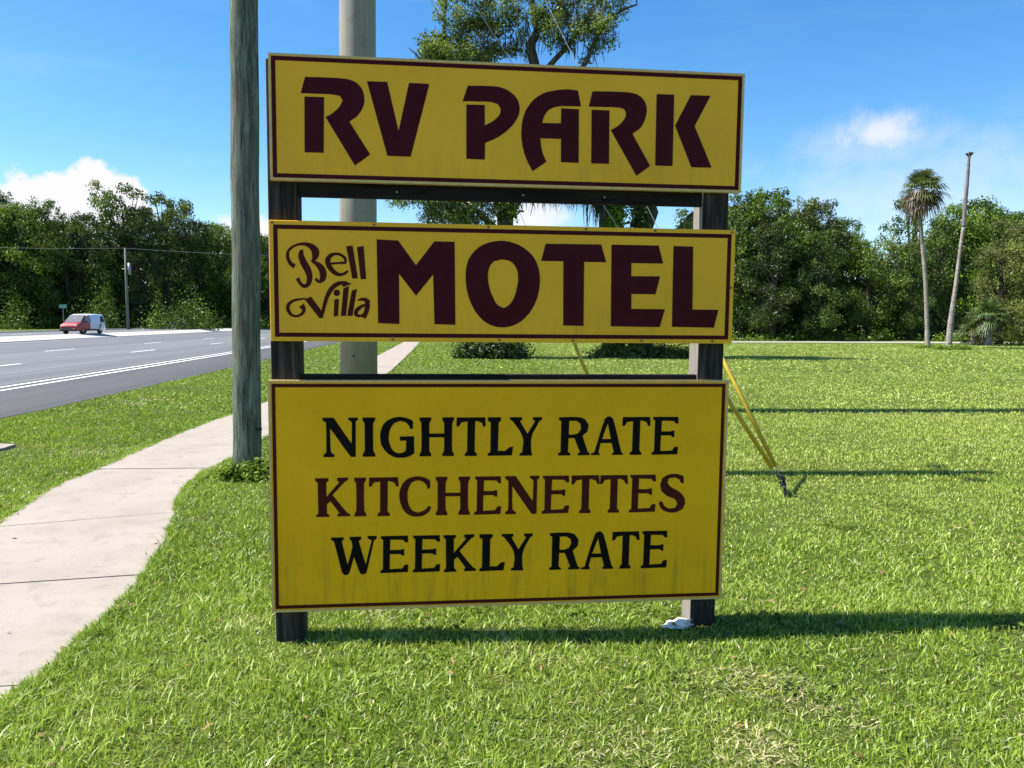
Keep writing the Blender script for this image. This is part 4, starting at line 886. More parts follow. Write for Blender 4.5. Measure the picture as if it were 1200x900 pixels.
plant('olive', 1212, 244, 58, 1.0, 'feathery tree cut by the right edge of the picture', RG)

# undergrowth: leafy mass at the feet of the woods
und = []
for k in range(64):
    px = -70 + k * 6.7 + rt.uniform(-4, 4)
    d = 103 + (px + 70) * 0.105 + rt.uniform(-1, 6)
    und.append((at_px(px, d), d, FAR_Z - 0.1, rt.uniform(1.2, 2.8), rt.uniform(1.0, 3.6)))
for px, dd, r_, h_ in ((122, 113, 1.8, 7.5), (128, 113, 1.5, 5.5), (133, 112, 2.0, 3.6), (186, 113, 2.4, 3.4), (214, 112, 2.8, 4.4), (226, 113, 2.6, 5.4), (240, 113, 2.4, 4.0), (20, 106, 2.5, 4.5), (104, 109, 2.2, 4.0)):
    und.append((at_px(px, dd), dd, FAR_Z - 0.1, r_, h_))
tag(mound_stuff('undergrowth', und, 14, 0.30, 'leaf_dark', 21), 'bushy green undergrowth along the foot of the wood across the highway', 'undergrowth', kind='stuff')
und = []
for k in range(44):
    px = 845 + k * 9.2 + rt.uniform(-6, 6)
    d = 70.5 + rt.uniform(-1.0, 3.0)
    und.append((at_px(px, d), d, -0.1, rt.uniform(0.5, 1.3), rt.uniform(0.4, 1.5)))
tag(mound_stuff('undergrowth', und, 26, 0.22, 'leaf_mid', 22), 'low green undergrowth along the foot of the wood behind the lawn', 'undergrowth', kind='stuff')

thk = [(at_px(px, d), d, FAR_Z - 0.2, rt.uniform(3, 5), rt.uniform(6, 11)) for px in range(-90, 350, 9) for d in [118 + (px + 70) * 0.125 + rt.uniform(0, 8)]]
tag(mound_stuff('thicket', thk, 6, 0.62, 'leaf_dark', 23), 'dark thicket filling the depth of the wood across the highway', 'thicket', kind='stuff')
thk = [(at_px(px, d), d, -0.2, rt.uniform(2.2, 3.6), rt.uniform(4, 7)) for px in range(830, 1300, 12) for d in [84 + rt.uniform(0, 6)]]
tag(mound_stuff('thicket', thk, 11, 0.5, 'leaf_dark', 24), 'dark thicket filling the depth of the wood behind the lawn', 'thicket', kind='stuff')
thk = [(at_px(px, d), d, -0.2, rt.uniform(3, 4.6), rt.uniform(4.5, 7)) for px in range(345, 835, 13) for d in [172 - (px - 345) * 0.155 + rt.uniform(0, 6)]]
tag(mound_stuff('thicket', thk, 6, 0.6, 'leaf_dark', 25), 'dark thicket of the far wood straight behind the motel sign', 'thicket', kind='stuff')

# ------------------------------------------------------------------ live oaks with Spanish moss behind the sign
def oak(name, loc, limbs, clumps, nleaf, leaf, moss, vines, seed, label):
    rng = np.random.default_rng(seed)
    root = empty(name, loc)
    tag(root, label, 'tree', 'moss-hung oaks behind the sign')
    b = MB()
    for pts, rad in limbs:
        rad = [r * (0.92 if rad[0] > 0.35 else 0.72) for r in rad]
        p = [Vector(q) for q in pts]
        P, Rr = [], []
        for i in range(len(p) - 1):                        # crooked: subdivide and shake
            for k in range(4):
                t = k / 4
                q = p[i].lerp(p[i + 1], t)
                r = rad[i] * (1 - t) + rad[i + 1] * t
                if i + k:
                    q += Vector(rng.normal(0, 0.35 * r + 0.02, 3))
                P.append(q)
                Rr.append(r * rng.uniform(0.9, 1.1))
        P.append(p[-1])
        Rr.append(rad[-1])
        b.tube(P, Rr, 8)
        if rad[0] < 0.3:                                   # twigs
            for k in range(5):
                q = P[rng.integers(len(P) // 3, len(P) - 2)]
                e = q + Vector((rng.normal(0, 0.45), rng.normal(0, 0.45), rng.normal(0.3, 0.3)))
                b.tube([q, q.lerp(e, 0.5) + Vector(rng.normal(0, 0.12, 3)), e], [0.035, 0.025, 0.008], 4, False)
    b.build('trunk', M['bark'], root, True)
    if clumps:
        V, F, t = clump_leaves(rng, clumps, nleaf, leaf, 0.7, 0.3, 0.42)
        link('crown', np_mesh('crown', V, F, {'tint': t}), M['leaf_oak'], root)
    if vines:
        V, F, t = clump_leaves(rng, vines, int(len(vines) * 330), 0.17, 1.4, 0.1, 0.7)
        link('vine_leaves', np_mesh('vine_leaves', V, F, {'tint': t}), M['leaf_mid'], root)
    if moss:                                               # hanging beards: bundles of thin drooping ribbons
        Vs, Fs, Ts = [], [], []
        nb = 0
        for (x, y, z, w, ln, k) in moss:
            for i in range(k):
                px_, py_ = x + rng.normal(0, w), y + rng.normal(0, w)
                L = ln * rng.uniform(0.35, 1.1)
                hw = rng.uniform(0.012, 0.030)
                a = rng.uniform(0, 6.28)
                dx, dy = math.cos(a) * hw, math.sin(a) * hw
                zt = z + rng.normal(0, 0.12)
                tt = rng.random()
                pr = []
                for j in range(4):
                    s = j / 3
                    wob = rng.normal(0, 0.03, 2) * j
                    f_ = (1.0, 1.25, 0.8, 0.12)[j]
                    cx_, cy_ = px_ + wob[0], py_ + wob[1]
                    pr += [(cx_ - dx * f_, cy_ - dy * f_, zt - L * s), (cx_ + dx * f_, cy_ + dy * f_, zt - L * s)]
                Vs += pr
                Fs += [(nb + 2 * j, nb + 2 * j + 1, nb + 2 * j + 3, nb + 2 * j + 2) for j in range(3)]
                Ts += [tt] * 8
                nb += 8
        link('hanging_moss', np_mesh('hanging_moss', np.array(Vs), np.array(Fs), {'tint': np.array(Ts)}), M['moss'], root)['kind'] = 'stuff'
    return root


ro = random.Random(5)


def around(pts, n, sp, r0, r1):
    return [(p[0] + ro.gauss(0, sp), p[1] + ro.gauss(0, sp), p[2] + ro.gauss(0, sp * 0.8), ro.uniform(r0, r1)) for p in pts for _ in range(n)]


lA = [([(0, 0, -0.3), (-0.1, 0, 3), (0.1, 0, 6), (0.5, 0, 9), (1.1, 0, 12), (1.6, 0, 14.6)], [0.66, 0.50, 0.44, 0.38, 0.30, 0.22]),
      ([(0.1, 0, 5.6), (-1.6, -0.4, 7.2), (-3.6, -0.4, 8.2), (-4.6, -0.3, 9.3)], [0.22, 0.17, 0.10, 0.03]),
      ([(0.5, 0, 9), (-1.2, 0.4, 11.8), (-2.6, 0.3, 14.2), (-2.4, 0.3, 17)], [0.26, 0.2, 0.14, 0.04]),
      ([(-1.2, 0.4, 11.8), (-3.0, -0.5, 12.8), (-4.1, -0.6, 13.8)], [0.14, 0.09, 0.03]),
      ([(1.1, 0, 12), (2.9, 0, 14.0), (4.4, -0.3, 16.0), (5.2, -0.3, 17.4)], [0.2, 0.16, 0.10, 0.03]),
      ([(1.6, 0, 14.6), (1.3, 0.5, 17), (0.9, 0.5, 19.4)], [0.2, 0.14, 0.04]),
      ([(1.6, 0, 14.6), (2.9, 0.5, 16.4), (3.8, 0.5, 18.6)], [0.16, 0.11, 0.03]),
      ([(0.5, 0, 9), (2.4, -0.8, 11), (3.6, -1, 13), (4.8, -1, 15.0), (5.9, -1, 15.5), (6.1, -1, 15.9)], [0.24, 0.19, 0.15, 0.09, 0.05, 0.015]),
      ([(0.1, 0, 6.2), (1.5, -0.5, 7.9), (3.2, -0.7, 8.5)], [0.18, 0.13, 0.05])]
cA = (around([(-0.9, -0.5, 6.7), (-1.9, -0.5, 6.5), (-2.8, -0.5, 6.7), (-3.6, -0.4, 7.4), (-4.1, -0.3, 8.4), (-0.6, 0.4, 8.4), (-1.5, -0.5, 7.6), (-2.4, -0.4, 7.7)], 8, 0.45, 0.5, 0.85)
      + around([(-1.6, 0.3, 12.8), (-2.0, 0.3, 13.6), (-2.6, -0.5, 13.2), (-3.0, -0.6, 13.6), (-1.9, 0.3, 15.2), (-1.2, 0.2, 14.0), (-0.5, 0.3, 13.4), (-1.9, 0.3, 17), (-2.6, 0, 14.4), (-1.7, 0, 14.6), (-1.0, 0.1, 15.2), (-2.2, 0, 16.2), (-3.3, -0.4, 13.1)], 6, 0.45, 0.4, 0.72)
      + around([(0.9, 0.5, 18.5), (1.3, 0.5, 17), (2.9, 0.5, 16.6), (3.6, 0.5, 17.8), (4.3, -0.3, 16.2), (4.9, -0.3, 17.2), (3.4, -0.4, 15.2), (4.3, -0.9, 14.8)], 4, 0.55, 0.35, 0.75)
      + around([(0.3, 0.2, 15.6), (1.9, 0.2, 15.6), (2.6, -0.8, 11.2), (0.2, 0, 10.5)], 3, 0.6, 0.35, 0.7)
      + around([(-0.2, 0.3, 15.2), (0.4, 0.4, 16.4), (1.2, -0.5, 15.9), (2.2, -0.6, 16.2), (3.2, -0.5, 16.6), (3.9, -0.8, 15.6), (4.7, -0.8, 16.2), (4.2, -0.7, 14.4), (3.2, -0.7, 14.6), (2.2, -0.4, 15.0), (0.6, 0.3, 14.2), (-0.9, 0.3, 16)], 6, 0.5, 0.35, 0.65))
mA = ([(c[0], c[1], c[2] - 0.1, 0.28, 0.9, 12) for c in around([(1.2, 0.4, 15.0), (2.6, 0.3, 14.8), (3.6, -0.6, 14.2), (4.4, -0.6, 15.4), (2.0, 0, 16.6), (3.3, 0.4, 17), (0.4, 0.3, 14.6), (-0.6, 0.2, 13.9), (4.6, -0.8, 16.6), (3.0, -0.6, 15.6)], 5, 0.5, 1, 1)]
      + [(1.35, -0.5, 8.1, 0.10, 1.5, 26), (1.0, -0.4, 7.9, 0.08, 1.0, 14)] + [(c[0], c[1], c[2], 0.25, 1.1, 22) for c in around([(2.2, -0.6, 8.1), (2.8, -0.7, 8.1), (3.4, -0.7, 8.0)], 6, 0.3, 1, 1)] + [(c[0], c[1], c[2], 0.3, 1.3, 20) for c in around([(-1.2, -0.5, 7.4), (-2.4, -0.5, 7.4), (0.6, -0.4, 8.4)], 4, 0.4, 1, 1)])
oak('live_oak', (-0.55, 36.0, 0), lA, cA, 50000, 0.15, mA, around([(0.2, -0.3, 7), (0.15, -0.3, 5)], 3, 0.3, 0.4, 0.6), 31,
    'big live oak behind the sign whose crown shows above the top panel')
lB = [([(0, 0, -0.2), (0.05, 0, 3), (-0.1, 0, 6), (0.05, 0, 8.5), (0.5, 0.2, 11.6)], [0.42, 0.34, 0.30, 0.24, 0.06]),
      ([(-0.1, 0, 6.4), (-1.0, -0.2, 8.0), (-1.8, -0.3, 9.0)], [0.14, 0.09, 0.03]), ([(0.05, 0, 8.0), (1.2, 0.2, 9.4), (1.8, 0.2, 10.4)], [0.14, 0.09, 0.03])]
cB = around([(-1.4, -0.3, 9.2), (0.3, 0.2, 10.8), (1.4, 0.2, 10.0), (-0.4, 0.2, 9.6)], 6, 0.5, 0.4, 0.8)
oak('live_oak', (4.55, 37.2, 0), lB, cB, 6000, 0.17, [(-0.75, -0.2, 8.3, 0.20, 2.2, 90), (-0.45, -0.2, 8.1, 0.16, 1.8, 60), (-1.4, -0.3, 8.7, 0.2, 1.6, 50), (0.9, 0, 8.6, 0.2, 1.1, 20)],
    [(0.28 + 0.12 * math.sin(z), -0.25, z, 0.55) for z in np.arange(0.4, 8.4, 0.4)], 32, 'moss-bearded oak trunk wrapped in vines, middle of the three behind the sign')
lC = [([(0, 0, -0.2), (-0.1, 0, 3), (0.05, 0, 6), (0.0, 0, 8.8), (0.4, 0.2, 11.2)], [0.40, 0.34, 0.30, 0.22, 0.05]),
      ([(0.05, 0, 4.9), (1.1, -0.2, 6.0), (1.7, -0.3, 6.5), (2.25, -0.3, 7.3), (2.2, -0.3, 7.9)], [0.16, 0.13, 0.11, 0.09, 0.04]),
      ([(1.7, -0.3, 6.5), (2.6, -0.5, 6.4), (3.6, -0.5, 7.0)], [0.08, 0.06, 0.02])]
cC = around([(-0.5, 0.2, 9.8), (0.6, 0.2, 10.6), (2.2, -0.4, 6.0), (2.9, -0.5, 5.7), (1.4, 0, 9.4)], 5, 0.4, 0.35, 0.7)
oak('live_oak', (6.55, 37.2, 0), lC, cC, 5000, 0.17, [(1.2, -0.2, 6.0, 0.16, 0.8, 20)],
    [(-0.3 - 0.35 * (1 if k % 3 else 0.2), -0.25, z, 0.46) for k, z in enumerate(np.arange(0.4, 8.2, 0.42))], 33,
    'vine-covered oak with a bare crooked limb, rightmost of the three behind the sign')

for (px, py, d, rad_, hh, lab, mt) in [(575, 0, 35.2, 1.75, 1.15, 'wide dark bush round the foot of the big live oak', 'leaf_dark'),
                                     (742, 0, 36.4, 1.9, 0.75, 'low spreading bush at the foot of the two vine-covered oaks', 'leaf_dark'),
                                     (800, 0, 36.0, 0.9, 0.65, 'small green shrub right of the low spreading bush under the oaks', 'leaf_light')]:
    X = at_px(px, d)
    rb = random.Random(px)
    ms = [(X + rb.uniform(-rad_, rad_) * 0.85, d + rb.uniform(-0.5, 0.5), 0, rad_ * rb.uniform(0.25, 0.45), hh * rb.uniform(0.55, 1.1)) for _ in range(14)]
    root = empty('bush', (0, 0, 0))
    tag(root, lab, 'bush')
    f = mound_stuff('foliage', ms, 110, 0.17, mt, px, 0.5, 0.4)
    f.parent = root
    st = MB()
    for m in ms:
        st.tube([(m[0], m[1], -0.05), (m[0] + 0.1, m[1], m[4] * 0.5), (m[0] + 0.2, m[1] + 0.1, m[4] * 0.8)], [0.03, 0.02, 0.008], 5)
    st.build('stems', M['bark'], root)['kind'] = 'stuff'


# ------------------------------------------------------------------ palms
def palm_trunk(root, pts, rad, mat, rings=0.22, name='trunk'):
    P = [Vector(p) for p in pts]
    Q, Rr = [], []
    for i in range(len(P) - 1):
        seg = max(2, int((P[i + 1] - P[i]).length / rings))
        p0, p3 = P[max(0, i - 1)], P[min(len(P) - 1, i + 2)]
        for k in range(seg):
            t = k / seg
            q = 0.5 * ((2 * P[i]) + (-p0 + P[i + 1]) * t + (2 * p0 - 5 * P[i] + 4 * P[i + 1] - p3) * t * t + (-p0 + 3 * P[i] - 3 * P[i + 1] + p3) * t ** 3)
            Q.append(q)
            Rr.append((rad[i] * (1 - t) + rad[i + 1] * t) * (1.05 if k % 2 else 0.96))
    Q.append(P[-1])
    Rr.append(rad[-1])
    return MB().tube(Q, Rr, 12).build(name, mat, root, True)


def fronds(root, top, n, length, seed, dead=0.3, fan=0.62):
    rng = np.random.default_rng(seed)
    live, dry = ([], [], []), ([], [], [])
    for i in range(n):
        t = (i + 0.5) / n
        isdead = rng.random() < (t - 1 + dead * 1.25) / (dead * 0.5)
        el = math.radians(82 - 140 * t ** 0.9 + rng.normal(0, 13))
        az = i * 2.39996 + rng.normal(0, 0.2)
        d = Vector((math.cos(az) * math.cos(el), math.sin(az) * math.cos(el), math.sin(el)))
        stalk = length * rng.uniform(0.34, 0.62)
        c = Vector(top) + d * stalk + Vector((0, 0, -0.10 * stalk))
        side = d.cross(Vector((0, 0, 1)))
        if side.length < 1e-3:
            side = Vector((1, 0, 0))
        side.normalize()
        upv = side.cross(d).normalized()
        Vx, Fx, Tx = dry if isdead else live
        tint = rng.uniform(0.0, 0.28) if isdead else rng.uniform(0.45, 1.0)

        def quad(a, b, w0, w1):
            k = len(Vx)
            Vx.extend([a - side * w0, a + side * w0, b + side * w1, b - side * w1])
            Fx.append((k, k + 1, k + 2, k + 3))
            Tx.extend([tint] * 4)
        quad(Vector(top), c, 0.03, 0.02)
        for j in range(17):
            a = (j - 8) / 8 * math.radians(105)
            ll = length * fan * (1 - 0.28 * abs(j - 8) / 8) * rng.uniform(0.85, 1.1)
            dd = (d * math.cos(a) + side * math.sin(a) + upv * 0.18 * abs(math.sin(a))).normalized()
            p1 = c + dd * ll * 0.6 + Vector((0, 0, -0.07 * ll))
            p2 = c + dd * ll + Vector((0, 0, -(0.50 if not isdead else 0.8) * ll * rng.uniform(0.6, 1.2)))
            sd = dd.cross(upv).normalized() * 0.038
            k = len(Vx)
            Vx.extend([c - sd * 0.3, c + sd * 0.3, p1 + sd, p1 - sd])
            Fx.append((k, k + 1, k + 2, k + 3))
            Vx.extend([p1 - sd, p1 + sd, p2 + sd * 0.15, p2 - sd * 0.15])
            Fx.append((k + 4, k + 5, k + 6, k + 7))
            Tx.extend([tint] * 8)
    for nm, (Vx, Fx, Tx) in (('green_fronds', live), ('dead_fronds', dry)):
        if Vx:
            link(nm, np_mesh(nm, np.array([v[:] for v in Vx]), np.array(Fx), {'tint': np.array(Tx)}), M['leaf_palm'], root)


pr = tag(empty('cabbage_palm', (at_px(1086.5, 51), 51, 0)), 'tall cabbage palm with a round tufted head on a slim pale trunk', 'palm')
palm_trunk(pr, [(0, 0, -0.2), (-0.1, 0, 1.5), (-0.35, 0, 4.5), (-0.75, 0, 7.5), (-0.95, 0, 9.2), (-0.80, 0, 10.3)], [0.19, 0.14, 0.13, 0.125, 0.13, 0.16], M['palm_bark'])
fronds(pr, (-0.80, 0, 10.35), 62, 1.56, 41, 0.34, 0.62)
sn = tag(empty('palm_snag', (at_px(1111, 48.5), 48.5, 0)), 'bare leaning dead palm trunk with a frayed tip beside the cabbage palm', 'dead palm')
palm_trunk(sn, [(0, 0, -0.2), (0.06, 0, 1.6), (0.26, 0, 4.0), (0.44, 0, 6.3), (0.56, 0, 7.6)], [0.21, 0.17, 0.115, 0.10, 0.098], M['palm_bark'])
palm_trunk(sn, [(0.56, 0, 7.58), (0.60, 0, 9.0), (0.66, 0, 10.6), (0.70, 0, 11.95)], [0.108, 0.12, 0.108, 0.075], M['snag_wood'], name='bare_top')
tip = MB()
for k in range(12):
    a = k * 2.4
    tip.tube([(0.70, 0, 11.85), (0.70 + 0.16 * math.cos(a), 0.16 * math.sin(a), 12.05 + 0.03 * (k % 4)), (0.70 + 0.26 * math.cos(a), 0.26 * math.sin(a), 12.02 + 0.05 * (k % 3))], [0.05, 0.045, 0.01], 4)
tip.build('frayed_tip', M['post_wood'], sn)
sp = tag(empty('young_palm', (at_px(1140, 58), 58, 0)), 'short bushy young palm at the wood edge right of the snag', 'palm')
palm_trunk(sp, [(0, 0, -0.1), (0.02, 0, 0.9)], [0.2, 0.2], M['palm_bark'])
fronds(sp, (0.02, 0, 0.95), 30, 1.7, 42, 0.1)
sp = tag(empty('young_palm', (at_px(1157, 57), 57, 0)), 'brown-trunked palm with drooping dead leaves beneath the feathery tree', 'palm')
palm_trunk(sp, [(0, 0, -0.1), (0.05, 0, 1.2), (0, 0, 2.3)], [0.26, 0.24, 0.24], M['palm_bark'])
fronds(sp, (0.0, 0, 2.3), 40, 1.4, 43, 0.15)
tag(mound_stuff('ground_cover', [(at_px(1086, 51) + ro.uniform(-0.9, 0.9), 50.8 + ro.uniform(-.3, .3), 0, 0.35, 0.3) for _ in range(6)] + [(at_px(1111, 48.5) + ro.uniform(-1.0, 1.2), 48.2 + ro.uniform(-.3, .3), 0, 0.4, 0.32) for _ in range(9)], 120, 0.14, 'weed', 44, 0.6, 0.3),
    'tufts of longer grass round the feet of the two tall palms', 'grass tuft', kind='stuff')

# ------------------------------------------------------------------ utility poles, guys, wires
WPX, WPY = at_px(286.0, 8.4), 8.4
wp = tag(empty('wooden_utility_pole', (WPX, WPY, 0)), 'greenish weathered wooden utility pole standing beside the sidewalk', 'utility pole')
rw = random.Random(2)
wp.rotation_euler = (0, RAD(1.05), 0)
zs = [-0.3 + k * 0.35 for k in range(36)]
palm = MB().tube([(0.006 * rw.uniform(-1, 1), 0.006 * rw.uniform(-1, 1), z) for z in zs], [(0.150 - 0.0012 * z) * rw.uniform(0.985, 1.015) for z in zs], 24)
palm.build('pole', M['wood_pole'], wp, True)
bolt = MB().tube([(0.13, -0.05, 0.52), (0.178, -0.068, 0.52)], [0.018, 0.018], 8)
bolt.build('bolt', M['rod'], wp)
for z in (10.6, 8.35):
    hw = MB()
    hw.tube([(0, 0, z - 0.05), (0, 0, z + 0.05)], [0.155, 0.155], 16)
    hw.tube([(-0.2, 0, z), (0.22, 0, z)], [0.02, 0.02], 6)
    hw.build('guy_band', M['steel'], wp, True)
for y_ in (-0.22, 0.22):
    ins = MB()
    ins.tube([(0, 0, 11.2), (0.02, y_ * 1.2, 11.35), (0.02, y_ * 1.8, 11.38)], [0.03, 0.03, 0.03], 6)
    ins.tube([(0.02, y_ * 1.8, 11.3), (0.02, y_ * 1.8, 11.36), (0.02, y_ * 1.8, 11.44), (0.02, y_ * 1.8, 11.5)], [0.06, 0.10, 0.10, 0.05], 10)
    ins.build('insulator', M['steel'], wp, True)

CPX, CPY = at_px(419.5, 14.5), 14.5
cp = tag(empty('concrete_utility_pole', (CPX, CPY, 0)), 'thick pale round concrete utility pole behind the sign', 'utility pole')
MB().tube([(0, 0, -0.3), (0, 0, 4), (0, 0, 8), (0, 0, 12), (0, 0, 21)], [0.352, 0.338, 0.324, 0.308, 0.270], 40).build('pole', M['pole_concrete'], cp, True)
cp.rotation_euler = (0, RAD(0.55), 0)
for zz in (1.05, 2.6, 5.9, 9.2):
    hb = MB().tube([(-0.02, -0.30, zz), (-0.02, -0.353, zz)], [0.022, 0.022], 10)
    hb.build('bolt_hole', M['rod'], cp)
for z in (13.3, 9.8):
    cb = MB().tube([(0, 0, z - 0.06), (0, 0, z + 0.06)], [0.345, 0.345], 24)
    cb.build('guy_band', M['steel'], cp, True)


def guy(top, bottom, guard_len, label, r=0.0035, gr=0.0225):
    g = empty('guy_wire', bottom)
    tag(g, label, 'guy wire')
    t, b_ = Vector(top) - Vector(bottom), Vector((0, 0, 0))
    MB().tube([b_, t], [r, r], 6).build('wire', M['wire'], g)
    d = t.normalized()
    if guard_len:
        gm = MB().tube([d * 0.22, d * (0.22 + guard_len * 0.5), d * (0.22 + guard_len)], [gr, gr, gr * 0.8], 10)
        gm.build('yellow_guard', M['guard'], g, True)
    return g


AX, AY = at_px(925, 7.4), 7.4
guy((CPX + 0.46, CPY, 13.3), (AX + 0.012, AY + 0.02, 0.10), 2.35, 'yellow-sleeved guy wire from the shared anchor, upper and nearer upright one')
guy((WPX + 0.29, WPY, 8.35), (AX - 0.012, AY - 0.02, 0.10), 2.35, 'yellow-sleeved guy wire from the shared anchor, lower and flatter one')
guy((CPX + 0.43, CPY, 9.8), (1.70, 14.6, 0.06), 2.6, gr=0.034, label='yellow-sleeved guy wire seen through the gap beneath the middle sign panel')
an = tag(empty('guy_anchor', (AX, AY, 0)), 'dark steel guy anchor in the lawn where two yellow guys meet', 'anchor')
MB().tube([(0.02, 0, -0.1), (0, 0, 0.05), (-0.02, 0, 0.20)], [0.014, 0.014, 0.014], 8).build('rod', M['rod'], an)
cl_ = MB()
for k in range(3):
    cl_.box(-0.045 - k * 0.018, -0.0 - k * 0.018, -0.035, 0.035, 0.12 + k * 0.055, 0.15 + k * 0.055, 0.006)
cl_.tube([(-0.02, -0.05, 0.10), (-0.03, 0, 0.125), (-0.02, 0.05, 0.10)], [0.012, 0.015, 0.012], 6)
cl_.build('clamp', M['rod'], an)

UD = 108.0
up_ = tag(empty('utility_pole', (at_px(151, UD), UD, FAR_Z)), 'slim grey-green utility pole in front of the wood across the highway', 'utility pole')
MB().tube([(0, 0, -0.3), (0, 0, 6), (0, 0, 11.3)], [0.22, 0.18, 0.14], 12).build('pole', M['van_pole'], up_, True)
ub = MB()
ub.tube([(-0.55, 0, 8.4), (0.55, 0, 8.4)], [0.07, 0.07], 6)
ub.tube([(0.5, 0, 7.6), (0.5, 0, 9.2)], [0.22, 0.22], 10)
ub.build('bracket', M['steel'], up_, True)
ow = tag(empty('overhead_wire', (0, 0, 0)), 'thin overhead wire strung along the wood from the slim utility pole', 'wire')
wb = MB()
for (xa, ya), (xb, yb) in (((at_px(-260, 94), 94), (at_px(151, UD), UD)), ((at_px(151, UD), UD), (at_px(520, 122), 122))):
    wb.tube([(xa + (xb - xa) * t, ya + (yb - ya) * t - 0.2, FAR_Z + 11.25 - 0.5 * 4 * t * (1 - t)) for t in np.linspace(0, 1, 25)], [0.02] * 25, 5)
wb.build('strand', M['wire'], ow)

# green street-name sign by the wood
gs = tag(empty('street_sign', (at_px(76, 100), 100, FAR_Z)), 'small green street-name sign on a thin post behind the van', 'street sign')
MB().tube([(0, 0, -0.2), (0, 0, 3.2)], [0.04, 0.04], 8).build('post', M['steel'], gs)
n_ = NT('green_sign_sheet')
gmat = n_.done(n_.ramp(n_.noise(n_.coord(), 3), [(0.3, (0.10, 0.30, 0.24)), (0.7, (0.14, 0.36, 0.30))]), 0.4)
MB().box(-0.48, 0.48, -0.02, 0.02, 2.85, 3.3, 0.01).build('sign_plate', gmat, gs)
# metal barrier rail
gr_ = tag(empty('guard_rail', (at_px(215, 125), 125, FAR_Z)), 'short grey guard rail at the foot of the wood right of the slim pole', 'guard rail')
for x in (-1.4, -0.5, 0.5, 1.4):
    MB().box(x - 0.06, x + 0.06, -0.06, 0.06, -0.1, 0.85, 0.01).build('post', M['steel'], gr_)
for z in (0.45, 0.78):
    MB().box(-1.6, 1.6, -0.10, -0.062, z - 0.06, z + 0.06, 0.012).build('rail', M['steel'], gr_)


